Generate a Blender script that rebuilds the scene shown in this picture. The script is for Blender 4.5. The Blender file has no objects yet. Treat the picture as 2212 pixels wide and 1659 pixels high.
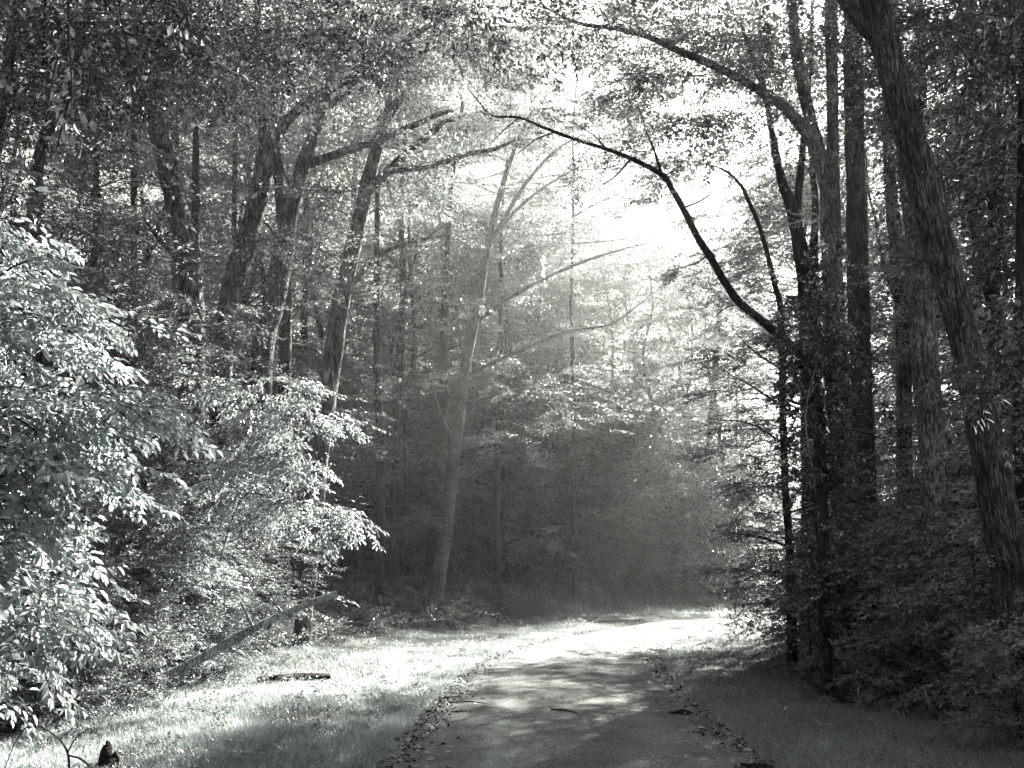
import bpy, math
import numpy as np
from mathutils import Vector

# ------------------------------------------------------------------ camera, light, exposure
scene = bpy.context.scene
C = scene.collection
FPX, CXP, CYP = 1843.0, 1106.0, 829.5          # traced in a 2212 x 1659 copy of the photo
PITCH = math.radians(12.6)
CAM_H = 1.6
cam_d = bpy.data.cameras.new('camera')
cam_d.sensor_width = 36.0
cam_d.lens = 36.0 * FPX / 2212.0
cam_d.clip_end = 1500
cam_d.clip_start = 0.05
cam = bpy.data.objects.new('camera', cam_d)
C.objects.link(cam)
cam.location = (0, 0, CAM_H)
cam.rotation_euler = (math.pi / 2 + PITCH, 0, 0)
scene.camera = cam

EXPOSURE = 3.15
SKY_STRENGTH = 0.085
SKY_CAP = 1.35 / 2 ** EXPOSURE / SKY_STRENGTH
SUN_AZ, SUN_EL = math.radians(29.0), math.radians(31.0)   # azimuth east of +Y
world = bpy.data.worlds.new('World')
scene.world = world
world.use_nodes = True
wn = world.node_tree
wn.nodes.clear()
wo = wn.nodes.new('ShaderNodeOutputWorld')
bg = wn.nodes.new('ShaderNodeBackground')
sky = wn.nodes.new('ShaderNodeTexSky')
sky.sky_type = 'NISHITA'
sky.sun_disc = False
sky.sun_elevation = SUN_EL
sky.sun_rotation = SUN_AZ
sky.air_density = 1.0
sky.dust_density = 4.0
bw = wn.nodes.new('ShaderNodeRGBToBW')
tint = wn.nodes.new('ShaderNodeMix')
tint.data_type = 'RGBA'
tint.blend_type = 'MULTIPLY'
tint.inputs[0].default_value = 1.0
tint.inputs[7].default_value = (1.0, 0.975, 0.87, 1)
wn.links.new(sky.outputs[0], bw.inputs[0])
lim = wn.nodes.new('ShaderNodeMath')                # hazy white sky: one even ceiling of brightness
lim.operation = 'MINIMUM'
lim.inputs[1].default_value = SKY_CAP
wn.links.new(bw.outputs[0], lim.inputs[0])
wn.links.new(lim.outputs[0], tint.inputs[6])
wn.links.new(tint.outputs[2], bg.inputs[0])
bg.inputs[1].default_value = SKY_STRENGTH
wn.links.new(bg.outputs[0], wo.inputs[0])

sun_d = bpy.data.lights.new('sun', 'SUN')
sun_d.energy = 5.0
sun_d.angle = math.radians(0.5)
sun_d.color = (1.0, 0.95, 0.85)
sun = bpy.data.objects.new('sun', sun_d)
C.objects.link(sun)
sdir = Vector((math.sin(SUN_AZ) * math.cos(SUN_EL), math.cos(SUN_AZ) * math.cos(SUN_EL), math.sin(SUN_EL)))
sun.rotation_euler = (-sdir).to_track_quat('-Z', 'Y').to_euler()
sun.location = (30, 60, 60)

scene.view_settings.view_transform = 'Standard'
scene.view_settings.look = 'None'
scene.view_settings.exposure = EXPOSURE
scene.view_settings.gamma = 1.0
scene.view_settings.use_curve_mapping = False
scene.render.engine = 'CYCLES'
cy = scene.cycles
cy.use_denoising = True
cy.use_adaptive_sampling = True
cy.adaptive_threshold = 0.02
cy.max_bounces = 5
cy.diffuse_bounces = 2
cy.glossy_bounces = 2
cy.transmission_bounces = 2
cy.transparent_max_bounces = 2
cy.volume_bounces = 0
cy.caustics_reflective = False
cy.caustics_refractive = False
HAZE_DENSITY = 0.0011

# ------------------------------------------------------------------ helpers
cp, sp = math.cos(PITCH), math.sin(PITCH)


def P(px, py, d):
    """point at depth y = d on the line of sight through a traced place"""
    dx, dy = px - CXP, CYP - py
    y = FPX * cp - dy * sp
    k = d / y
    return np.array([dx * k, d, CAM_H + (FPX * sp + dy * cp) * k])


def W(py, d, w):
    """width in metres of w traced pixels at depth d"""
    dy = CYP - py
    return w * d / (FPX * cp - dy * sp)


def catmull(pts, per):
    pts = np.asarray(pts, float)
    n = len(pts)
    ext = np.vstack([2 * pts[0] - pts[1], pts, 2 * pts[-1] - pts[-2]])
    out = []
    for i in range(n - 1):
        p0, p1, p2, p3 = ext[i:i + 4]
        t = np.linspace(0, 1, per, endpoint=False)[:, None]
        out.append(0.5 * ((2 * p1) + (-p0 + p2) * t + (2 * p0 - 5 * p1 + 4 * p2 - p3) * t ** 2 + (-p0 + 3 * p1 - 3 * p2 + p3) * t ** 3))
    out.append(pts[-1:])
    return np.vstack(out)


class Geo:
    """collects vertices and polygons, then builds ONE mesh"""

    def __init__(self):
        self.v, self.f4, self.f3 = [], [], []
        self.m4, self.m3, self.r4, self.r3 = [], [], [], []
        self.n = 0

    def add(self, V, F, mat=0, rnd=None):
        V = np.asarray(V, np.float32).reshape(-1, 3)
        F = np.asarray(F, np.int64)
        if len(F) == 0:
            return
        rnd = np.zeros(len(F), np.float32) if rnd is None else np.broadcast_to(np.asarray(rnd, np.float32), (len(F),))
        if F.shape[1] == 4:
            self.f4.append(F + self.n); self.m4.append(np.full(len(F), mat, np.int32)); self.r4.append(rnd)
        else:
            self.f3.append(F + self.n); self.m3.append(np.full(len(F), mat, np.int32)); self.r3.append(rnd)
        self.v.append(V)
        self.n += len(V)

    def mesh(self, name, mats, smooth=False):
        me = bpy.data.meshes.new(name)
        V = np.vstack(self.v)
        f4 = np.vstack(self.f4) if self.f4 else np.zeros((0, 4), np.int64)
        f3 = np.vstack(self.f3) if self.f3 else np.zeros((0, 3), np.int64)
        me.vertices.add(len(V))
        me.vertices.foreach_set('co', V.ravel())
        nl = f4.size + f3.size
        me.loops.add(nl)
        me.loops.foreach_set('vertex_index', np.concatenate([f4.ravel(), f3.ravel()]).astype(np.int32))
        npoly = len(f4) + len(f3)
        me.polygons.add(npoly)
        st = np.concatenate([np.arange(len(f4)) * 4, len(f4) * 4 + np.arange(len(f3)) * 3]).astype(np.int32)
        me.polygons.foreach_set('loop_start', st)
        mi = np.concatenate(self.m4 + self.m3).astype(np.int32)
        me.polygons.foreach_set('material_index', mi)
        at = me.attributes.new('rnd', 'FLOAT', 'FACE')
        at.data.foreach_set('value', np.concatenate(self.r4 + self.r3).astype(np.float32))
        if smooth:
            me.polygons.foreach_set('use_smooth', np.ones(npoly, bool))
        else:
            me.polygons.foreach_set('use_smooth', np.zeros(npoly, bool))
        for m in mats:
            me.materials.append(m)
        me.update(calc_edges=True)
        return me


def link(name, data, parent=None, loc=None):
    o = bpy.data.objects.new(name, data)
    C.objects.link(o)
    if parent is not None:
        o.parent = parent
    if loc is not None:
        o.location = loc
    return o


def tag(o, label=None, cat=None, group=None, kind=None):
    if label: o['label'] = label
    if cat: o['category'] = cat
    if group: o['group'] = group
    if kind: o['kind'] = kind
    return o


def thing(name, label, cat, loc, group=None):
    o = link(name, None, None, loc)
    o.empty_display_size = 0.2
    return tag(o, label, cat, group)


def vnoise(x, seed):
    """smooth 1-d noise"""
    r = np.random.default_rng(seed).random(4096) * 2 - 1
    xi = np.floor(x).astype(int); f = x - xi; f = f * f * (3 - 2 * f)
    return r[xi % 4096] * (1 - f) + r[(xi + 1) % 4096] * f


def vnoise2(x, y, seed):
    r = np.random.default_rng(seed).random((256, 256)) * 2 - 1
    xi, yi = np.floor(x).astype(int), np.floor(y).astype(int)
    fx, fy = x - xi, y - yi
    fx, fy = fx * fx * (3 - 2 * fx), fy * fy * (3 - 2 * fy)
    a = r[xi % 256, yi % 256]; b = r[(xi + 1) % 256, yi % 256]
    c = r[xi % 256, (yi + 1) % 256]; d = r[(xi + 1) % 256, (yi + 1) % 256]
    return (a * (1 - fx) + b * fx) * (1 - fy) + (c * (1 - fx) + d * fx) * fy


def tube(geo, pts, rad, nseg=8, mat=0, per=4, rough=0.0, ridge=0, seed=0, flare=0.0, cap=True):
    """tapered limb through pts; ridge > 0 gives furrowed or shaggy bark relief in the mesh itself"""
    pts = np.asarray(pts, float)
    rad = np.asarray(rad, float)
    q = catmull(np.hstack([pts, rad[:, None]]), per)
    p, r = q[:, :3], np.maximum(q[:, 3], 0.001)
    n = len(p)
    t = np.gradient(p, axis=0)
    t /= np.linalg.norm(t, axis=1)[:, None] + 1e-9
    ref = np.array([0.0, 1.0, 0.0]) if abs(t[0, 1]) < 0.9 else np.array([1.0, 0, 0])
    u = np.zeros_like(p)
    a = ref - t[0] * np.dot(ref, t[0]); a /= np.linalg.norm(a)
    for i in range(n):
        a = a - t[i] * np.dot(a, t[i]); a /= np.linalg.norm(a) + 1e-9
        u[i] = a
    w = np.cross(t, u)
    th = np.linspace(0, 2 * np.pi, nseg, endpoint=False)
    s = np.concatenate([[0], np.cumsum(np.linalg.norm(np.diff(p, axis=0), axis=1))])
    R = r[:, None] * np.ones((1, nseg))
    if flare:
        R = R * (1 + flare * np.exp(-s / 0.35)[:, None] * (1 + 0.35 * np.sin(th * 4 + seed)[None]))
    if rough:
        uu = th[None] / (2 * np.pi) * 6 + seed * 7.3 + 0 * s[:, None]
        R = R * (1 + rough * (vnoise2(np.abs(uu), np.abs(s[:, None] * 2.2 + 9 + 0 * th[None]), seed) + 0.5 * np.sin(th[None] * 2 + s[:, None] * 1.3 + seed)))
    if ridge:
        nn = max(6, int(nseg / 4))
        wob = vnoise2(s[:, None] * 3 + 0 * th[None] + 3, 0 * s[:, None] + th[None] * 2, seed + 5) * 0.9
        ph = (th[None] / (2 * np.pi) * nn + wob)
        br = vnoise2(s[:, None] * 7 + 0 * th[None] + 3, 0 * s[:, None] + np.floor(ph) * 3.7 + 40, seed + 6)
        fur = np.abs(np.sin(np.pi * ph)) ** 0.6
        R = R + ridge * (fur - 0.5) * (0.6 + 0.6 * br)
    V = p[:, None, :] + R[:, :, None] * (np.cos(th)[None, :, None] * u[:, None, :] + np.sin(th)[None, :, None] * w[:, None, :])
    i, j = np.meshgrid(np.arange(n - 1), np.arange(nseg), indexing='ij')
    j2 = (j + 1) % nseg
    F = np.stack([i * nseg + j, i * nseg + j2, (i + 1) * nseg + j2, (i + 1) * nseg + j], -1).reshape(-1, 4)
    geo.add(V.reshape(-1, 3), F, mat)
    if cap:
        for k, (row, flip) in enumerate(((0, True), (n - 1, False))):
            base = V[row]
            c = base.mean(0)[None]
            idx = np.arange(nseg)
            f = np.stack([idx, (idx + 1) % nseg, np.full(nseg, nseg)], -1)
            geo.add(np.vstack([base, c]), f[:, ::-1] if flip else f, mat)
    return q


# ------------------------------------------------------------------ materials (greys with a cool cast: the photograph is toned)
def newmat(name):
    m = bpy.data.materials.new(name)
    m.use_nodes = True
    m.node_tree.nodes.clear()
    return m, m.node_tree


def cool(v, k=1.0):
    return (v * (1 - 0.10 * k), v * (1 + 0.015 * k), v * (1 + 0.03 * k), 1)


def leaf_mat(name, lo, hi, trans, ior=1.3, rough=0.42):
    m, t = newmat(name)
    N, L = t.nodes, t.links
    out = N.new('ShaderNodeOutputMaterial')
    at = N.new('ShaderNodeAttribute'); at.attribute_name = 'rnd'
    oi = N.new('ShaderNodeObjectInfo')
    ad = N.new('ShaderNodeMath'); ad.operation = 'MULTIPLY_ADD'; ad.inputs[1].default_value = 0.25
    L.new(oi.outputs['Random'], ad.inputs[0]); L.new(at.outputs['Fac'], ad.inputs[2])
    mr = N.new('ShaderNodeMapRange'); mr.inputs['From Max'].default_value = 1.25
    L.new(ad.outputs[0], mr.inputs[0])
    mr.inputs['To Min'].default_value = 0; mr.inputs['To Max'].default_value = 1
    cd = N.new('ShaderNodeMix'); cd.data_type = 'RGBA'
    L.new(mr.outputs[0], cd.inputs[0]); cd.inputs[6].default_value = cool(lo); cd.inputs[7].default_value = cool(hi)
    ct = N.new('ShaderNodeMix'); ct.data_type = 'RGBA'
    L.new(mr.outputs[0], ct.inputs[0]); ct.inputs[6].default_value = cool(trans * 0.75); ct.inputs[7].default_value = cool(trans * 1.2)
    d = N.new('ShaderNodeBsdfDiffuse'); L.new(cd.outputs[2], d.inputs[0])
    tr = N.new('ShaderNodeBsdfTranslucent'); L.new(ct.outputs[2], tr.inputs[0])
    ash = N.new('ShaderNodeAddShader'); L.new(d.outputs[0], ash.inputs[0]); L.new(tr.outputs[0], ash.inputs[1])
    g = N.new('ShaderNodeBsdfGlossy'); g.inputs['Roughness'].default_value = rough; g.inputs[0].default_value = (0.9, 0.93, 0.95, 1)
    fr = N.new('ShaderNodeFresnel'); fr.inputs[0].default_value = ior
    mx = N.new('ShaderNodeMixShader'); L.new(fr.outputs[0], mx.inputs[0]); L.new(ash.outputs[0], mx.inputs[1]); L.new(g.outputs[0], mx.inputs[2])
    L.new(mx.outputs[0], out.inputs[0])
    return m


def bark_mat(name, lo, hi, scale=14, stretch=0.12, bump=0.6, moss=0.0, dist=0.02):
    m, t = newmat(name)
    N, L = t.nodes, t.links
    out = N.new('ShaderNodeOutputMaterial')
    tc = N.new('ShaderNodeTexCoord')
    mp = N.new('ShaderNodeMapping'); mp.inputs['Scale'].default_value = (1, 1, stretch)
    L.new(tc.outputs['Object'], mp.inputs[0])
    n1 = N.new('ShaderNodeTexNoise'); n1.inputs['Scale'].default_value = scale; n1.inputs['Detail'].default_value = 8; n1.inputs['Roughness'].default_value = 0.65
    L.new(mp.outputs[0], n1.inputs[0])
    v1 = N.new('ShaderNodeTexVoronoi'); v1.inputs['Scale'].default_value = scale * 1.4; v1.feature = 'DISTANCE_TO_EDGE'
    L.new(mp.outputs[0], v1.inputs[0])
    n2 = N.new('ShaderNodeTexNoise'); n2.inputs['Scale'].default_value = 1.6; n2.inputs['Detail'].default_value = 5
    L.new(tc.outputs['Object'], n2.inputs[0])
    cr = N.new('ShaderNodeValToRGB')
    cr.color_ramp.elements[0].position = 0.41; cr.color_ramp.elements[0].color = cool(lo * .7)
    cr.color_ramp.elements[1].position = 0.60; cr.color_ramp.elements[1].color = cool(hi)
    L.new(n1.outputs[0], cr.inputs[0])
    cr2 = N.new('ShaderNodeValToRGB')
    cr2.color_ramp.elements[0].position = 0.35; cr2.color_ramp.elements[0].color = (0.5, 0.5, 0.5, 1)
    cr2.color_ramp.elements[1].position = 0.65; cr2.color_ramp.elements[1].color = (1.25, 1.25, 1.25, 1)
    L.new(n2.outputs[0], cr2.inputs[0])
    mu = N.new('ShaderNodeMix'); mu.data_type = 'RGBA'; mu.blend_type = 'MULTIPLY'; mu.inputs[0].default_value = 1
    crk = N.new('ShaderNodeMapRange'); crk.inputs['From Max'].default_value = 0.12; crk.inputs['To Min'].default_value = 0.35
    L.new(v1.outputs[0], crk.inputs[0])
    mk = N.new('ShaderNodeMix'); mk.data_type = 'RGBA'; mk.blend_type = 'MULTIPLY'; mk.inputs[0].default_value = 1
    L.new(cr.outputs[0], mk.inputs[6]); L.new(crk.outputs[0], mk.inputs[7])
    L.new(mk.outputs[2], mu.inputs[6]); L.new(cr2.outputs[0], mu.inputs[7])
    h = N.new('ShaderNodeMath'); h.operation = 'ADD'
    sm = N.new('ShaderNodeMath'); sm.operation = 'MINIMUM'; sm.inputs[1].default_value = 0.18
    L.new(v1.outputs[0], sm.inputs[0])
    ms = N.new('ShaderNodeMath'); ms.operation = 'MULTIPLY'; ms.inputs[1].default_value = 4
    L.new(sm.outputs[0], ms.inputs[0])
    L.new(n1.outputs[0], h.inputs[0]); L.new(ms.outputs[0], h.inputs[1])
    bp = N.new('ShaderNodeBump'); bp.inputs['Strength'].default_value = bump; bp.inputs['Distance'].default_value = dist
    L.new(h.outputs[0], bp.inputs['Height'])
    b = N.new('ShaderNodeBsdfPrincipled'); b.inputs['Roughness'].default_value = 0.85; b.inputs['Specular IOR Level'].default_value = 0.2
    L.new(mu.outputs[2], b.inputs[0]); L.new(bp.outputs[0], b.inputs['Normal'])
    L.new(b.outputs[0], out.inputs[0])
    return m


def ground_mat(name, lo, hi, scale, bump, fine=60, lo2=0.6, hi2=1.25, streak=None):
    m, t = newmat(name)
    N, L = t.nodes, t.links
    out = N.new('ShaderNodeOutputMaterial')
    tc = N.new('ShaderNodeTexCoord')
    n1 = N.new('ShaderNodeTexNoise'); n1.inputs['Scale'].default_value = fine; n1.inputs['Detail'].default_value = 6; n1.inputs['Roughness'].default_value = 0.75
    L.new(tc.outputs['Object'], n1.inputs[0])
    n2 = N.new('ShaderNodeTexNoise'); n2.inputs['Scale'].default_value = scale; n2.inputs['Detail'].default_value = 6
    L.new(tc.outputs['Object'], n2.inputs[0])
    cr = N.new('ShaderNodeValToRGB')
    cr.color_ramp.elements[0].position = 0.36; cr.color_ramp.elements[0].color = cool(lo)
    cr.color_ramp.elements[1].position = 0.64; cr.color_ramp.elements[1].color = cool(hi)
    L.new(n1.outputs[0], cr.inputs[0])
    cr2 = N.new('ShaderNodeValToRGB')
    cr2.color_ramp.elements[0].position = 0.35; cr2.color_ramp.elements[0].color = (lo2,) * 3 + (1,)
    cr2.color_ramp.elements[1].position = 0.65; cr2.color_ramp.elements[1].color = (hi2,) * 3 + (1,)
    L.new(n2.outputs[0], cr2.inputs[0])
    mu = N.new('ShaderNodeMix'); mu.data_type = 'RGBA'; mu.blend_type = 'MULTIPLY'; mu.inputs[0].default_value = 1
    L.new(cr.outputs[0], mu.inputs[6]); L.new(cr2.outputs[0], mu.inputs[7])
    col = mu.outputs[2]
    if streak:
        at = N.new('ShaderNodeAttribute'); at.attribute_name = 'track'
        m2 = N.new('ShaderNodeMix'); m2.data_type = 'RGBA'; m2.blend_type = 'MULTIPLY'; m2.inputs[0].default_value = 1
        mr = N.new('ShaderNodeMapRange'); mr.inputs['To Min'].default_value = streak[0]; mr.inputs['To Max'].default_value = streak[1]
        L.new(at.outputs['Fac'], mr.inputs[0])
        L.new(col, m2.inputs[6]); L.new(mr.outputs[0], m2.inputs[7])
        col = m2.outputs[2]
    bp = N.new('ShaderNodeBump'); bp.inputs['Strength'].default_value = bump; bp.inputs['Distance'].default_value = 0.02
    L.new(n1.outputs[0], bp.inputs['Height'])
    b = N.new('ShaderNodeBsdfPrincipled'); b.inputs['Roughness'].default_value = 0.92; b.inputs['Specular IOR Level'].default_value = 0.15
    L.new(col, b.inputs[0]); L.new(bp.outputs[0], b.inputs['Normal'])
    L.new(b.outputs[0], out.inputs[0])
    return m


M_leaf = leaf_mat('leaf_green', 0.035, 0.095, 0.13)
M_leaf_shade_tone = leaf_mat('leaf_shade_tone', 0.025, 0.055, 0.045)  # shade put into the leaf colour: darker copy for shaded crowns
M_leaf_lit_tone = leaf_mat('leaf_lit_tone', 0.09, 0.16, 0.24, rough=0.5, ior=1.22)  # light put into the leaf colour: brighter copy to lift foliage
M_ivy = leaf_mat('leaf_ivy', 0.025, 0.05, 0.04, rough=0.3)
M_dry = leaf_mat('leaf_dry', 0.10, 0.30, 0.05, rough=0.6)
M_twig = bark_mat('bark_twig', 0.03, 0.07, 60, 1, 0.2)
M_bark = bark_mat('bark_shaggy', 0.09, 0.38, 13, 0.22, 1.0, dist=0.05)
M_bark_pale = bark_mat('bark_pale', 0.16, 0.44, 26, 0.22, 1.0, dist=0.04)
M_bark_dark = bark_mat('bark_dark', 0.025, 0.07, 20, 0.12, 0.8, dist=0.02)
M_bark_fur = bark_mat('bark_furrowed', 0.05, 0.20, 30, 0.13, 1.0, dist=0.05)
M_wood = bark_mat('dead_wood', 0.14, 0.30, 22, 0.25, 0.7)
M_log = bark_mat('bare_log_wood', 0.40, 0.62, 20, 0.3, 0.8)
M_rot = bark_mat('rotten_wood', 0.006, 0.02, 30, 0.4, 0.9)
M_grass = leaf_mat('grass_blade', 0.09, 0.18, 0.20, rough=0.6, ior=1.12)
M_soil = ground_mat('woodland_soil', 0.02, 0.07, 1.2, 0.8, 40)
M_lawn = ground_mat('lawn_soil', 0.07, 0.15, 0.8, 0.6, 70)
M_gravel = ground_mat('gravel', 0.07, 0.34, 1.6, 1.0, 42, 0.75, 1.2, streak=(0.72, 1.2))
M_stone = ground_mat('pebble_stone', 0.06, 0.42, 9, 0.3, 9)

# ------------------------------------------------------------------ terrain
ROAD = np.array([(0.62, -14), (0.58, -4), (0.55, 3), (0.53, 7), (0.62, 10), (0.85, 14.3), (1.5, 18.5), (3.0, 23), (5.9, 29),
                 (10.5, 35.5), (17, 41.5), (26, 47), (40, 52), (60, 56), (90, 60)], float)
RC = catmull(ROAD, 24)
RT = np.gradient(RC, axis=0); RT /= np.linalg.norm(RT, axis=1)[:, None]
RS = np.concatenate([[0], np.cumsum(np.linalg.norm(np.diff(RC, axis=0), axis=1))])


def lat(x, y):
    """signed distance from the middle of the road, right positive"""
    x = np.atleast_1d(np.asarray(x, float)); y = np.atleast_1d(np.asarray(y, float))
    out = np.empty(x.shape); flat = out.ravel(); xf, yf = x.ravel(), y.ravel()
    for a in range(0, len(xf), 20000):
        xs, ys = xf[a:a + 20000], yf[a:a + 20000]
        d2 = (xs[:, None] - RC[None, :, 0]) ** 2 + (ys[:, None] - RC[None, :, 1]) ** 2
        k = d2.argmin(1)
        s = RT[k, 1] * (xs - RC[k, 0]) - RT[k, 0] * (ys - RC[k, 1])
        flat[a:a + 20000] = np.sqrt(d2[np.arange(len(k)), k]) * np.sign(s)
    return out


def sstep(a, b, x):
    t = np.clip((x - a) / (b - a), 0, 1)
    return t * t * (3 - 2 * t)


def H(x, y, l=None):
    x = np.atleast_1d(np.asarray(x, float)); y = np.atleast_1d(np.asarray(y, float))
    if l is None:
        l = lat(x, y)
    z = 1.25 * sstep(-4.2, -11, l) * sstep(7, 20, y) * (1 - sstep(45, 60, y))
    z = z + 0.35 * sstep(4.5, 10, l)
    edge = sstep(1.6, 4.0, np.abs(l))
    z = z + edge * (0.10 * vnoise2(x * 0.35 + 300, y * 0.35 + 300, 3) + 0.035 * vnoise2(x * 1.3 + 300, y * 1.3 + 300, 4))
    z = z + 0.05 * sstep(1.55, 2.2, np.abs(l)) - 0.03
    return z


def h1(x, y):
    return float(H(x, y)[0])


def axis(lo, hi, dense_lo, dense_hi, fine, coarse):
    a = np.arange(dense_lo, dense_hi, fine)
    left = [dense_lo]
    s = fine
    while left[-1] > lo:
        s = min(s * 1.15, coarse); left.append(left[-1] - s)
    right = [dense_hi]
    s = fine
    while right[-1] < hi:
        s = min(s * 1.15, coarse); right.append(right[-1] + s)
    return np.array(left[::-1][:-1] + list(a) + right)


gx = axis(-150, 190, -9, 14, 0.16, 8)
gy = axis(-40, 240, 3, 36, 0.2, 8)
X, Y = np.meshgrid(gx, gy, indexing='ij')
LT = lat(X, Y)
Z = H(X, Y, LT)
nx, ny = X.shape
i, j = np.meshgrid(np.arange(nx - 1), np.arange(ny - 1), indexing='ij')
F = np.stack([i * ny + j, (i + 1) * ny + j, (i + 1) * ny + j + 1, i * ny + j + 1], -1).reshape(-1, 4)
cl = LT[:-1, :-1].ravel(); cyy = Y[:-1, :-1].ravel()
g = Geo()
lawnmask = (cl > -5.6 - 0.5 * vnoise(cyy * 0.4 + 50, 8)) & (cl < 4.6 + 0.5 * vnoise(cyy * 0.5 + 90, 9))
V = np.stack([X, Y, Z], -1).reshape(-1, 3)
g.v.append(V.astype(np.float32)); g.n = len(V)
g.f4.append(F); g.m4.append(lawnmask.astype(np.int32)); g.r4.append(np.zeros(len(F), np.float32))
o = link('ground', g.mesh('ground', [M_soil, M_lawn], smooth=True))
tag(o, kind='structure')

# gravel road with a low crown and ragged edges
keep = RS < 120
rc, rt, rs = RC[keep], RT[keep], RS[keep]
ss = np.arange(0, rs[-1], 0.16)
cxs, cys = np.interp(ss, rs, rc[:, 0]), np.interp(ss, rs, rc[:, 1])
txs, tys = np.interp(ss, rs, rt[:, 0]), np.interp(ss, rs, rt[:, 1])
nu = 29
uu = np.linspace(-1, 1, nu)
hw_l = 1.62 + 0.14 * vnoise(ss * 1.2 + 7, 21) + 0.07 * vnoise(ss * 4 + 7, 22) + 0.25 * sstep(30, 60, ss)
hw_r = 1.62 + 0.14 * vnoise(ss * 1.1 + 9, 23) + 0.07 * vnoise(ss * 4 + 3, 24) + 0.25 * sstep(30, 60, ss)
off = np.where(uu[None] < 0, uu[None] * hw_l[:, None], uu[None] * hw_r[:, None])
RX = cxs[:, None] + off * tys[:, None]
RY = cys[:, None] - off * txs[:, None]
track = np.exp(-((np.abs(off - 0.05) - 0.72) / 0.2) ** 2)
RZ = 0.012 + 0.045 * (1 - np.abs(uu[None]) ** 2) - 0.022 * track + 0.006 * vnoise2(RX * 2 + 99, RY * 2 + 99, 30) + 0.003 * vnoise2(RX * 9 + 99, RY * 9 + 99, 31) - 0.02 * (np.abs(uu[None]) > 0.99)
g = Geo()
i, j = np.meshgrid(np.arange(len(ss) - 1), np.arange(nu - 1), indexing='ij')
F = np.stack([i * nu + j, i * nu + j + 1, (i + 1) * nu + j + 1, (i + 1) * nu + j], -1).reshape(-1, 4)
g.add(np.stack([RX, RY, RZ], -1).reshape(-1, 3), F, 0)
me = g.mesh('gravel_road', [M_gravel], smooth=True)
at = me.attributes.new('track', 'FLOAT', 'POINT')
at.data.foreach_set('value', np.clip(track * (0.7 + 0.6 * vnoise2(RX * 1.5 + 50, RY * 0.6 + 50, 33)), 0, 1).ravel().astype(np.float32))
o = link('gravel_road', me)
tag(o, kind='structure')


def road_z(x, y):
    l = float(lat(x, y)[0])
    return 0.012 + 0.045 * max(0, 1 - (l / 1.62) ** 2)


# ------------------------------------------------------------------ leaves and sprays
def leaf_verts(base, u, n, L, Wd, fold, kind):
    """base, u (direction), n (normal): (K,3); L, Wd: (K,)"""
    v = np.cross(n, u)
    v /= np.linalg.norm(v, axis=1)[:, None] + 1e-9
    L, Wd = L[:, None], Wd[:, None]
    dn = -n * L
    if kind == 4:
        pts = [base, base + u * L * 0.45 + v * Wd * 0.5 + n * Wd * fold, base + u * L + dn * 0.14, base + u * L * 0.45 - v * Wd * 0.5 + n * Wd * fold]
        F = np.array([[0, 3, 2, 1]])
    else:
        pts = [base, base + u * L * 0.25 + v * Wd * 0.42 + n * Wd * fold, base + u * L * 0.66 + v * Wd * 0.40 + n * Wd * fold + dn * 0.05, base + u * L + dn * 0.2,
               base + u * L * 0.66 - v * Wd * 0.40 + n * Wd * fold + dn * 0.05, base + u * L * 0.25 - v * Wd * 0.42 + n * Wd * fold]
        F = np.array([[0, 3, 2, 1], [0, 5, 4, 3]])
    V = np.stack(pts, 1)
    K, m = V.shape[:2]
    Fa = (F[None] + (np.arange(K) * m)[:, None, None]).reshape(-1, 4)
    return V.reshape(-1, 3), Fa, len(F)


def rib(p, q, r):
    """three-sided twig from p to q"""
    p, q = np.asarray(p, float), np.asarray(q, float)
    t = q - p; t /= np.linalg.norm(t) + 1e-9
    a = np.cross(t, [0, 0, 1.0]); a /= np.linalg.norm(a) + 1e-9
    b = np.cross(t, a)
    ring = [a * r, (-0.5 * a + 0.87 * b) * r, (-0.5 * a - 0.87 * b) * r]
    V = [p + k for k in ring] + [q + k * 0.5 for k in ring]
    return V, [[0, 1, 4, 3], [1, 2, 5, 4], [2, 0, 3, 5]]


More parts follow.
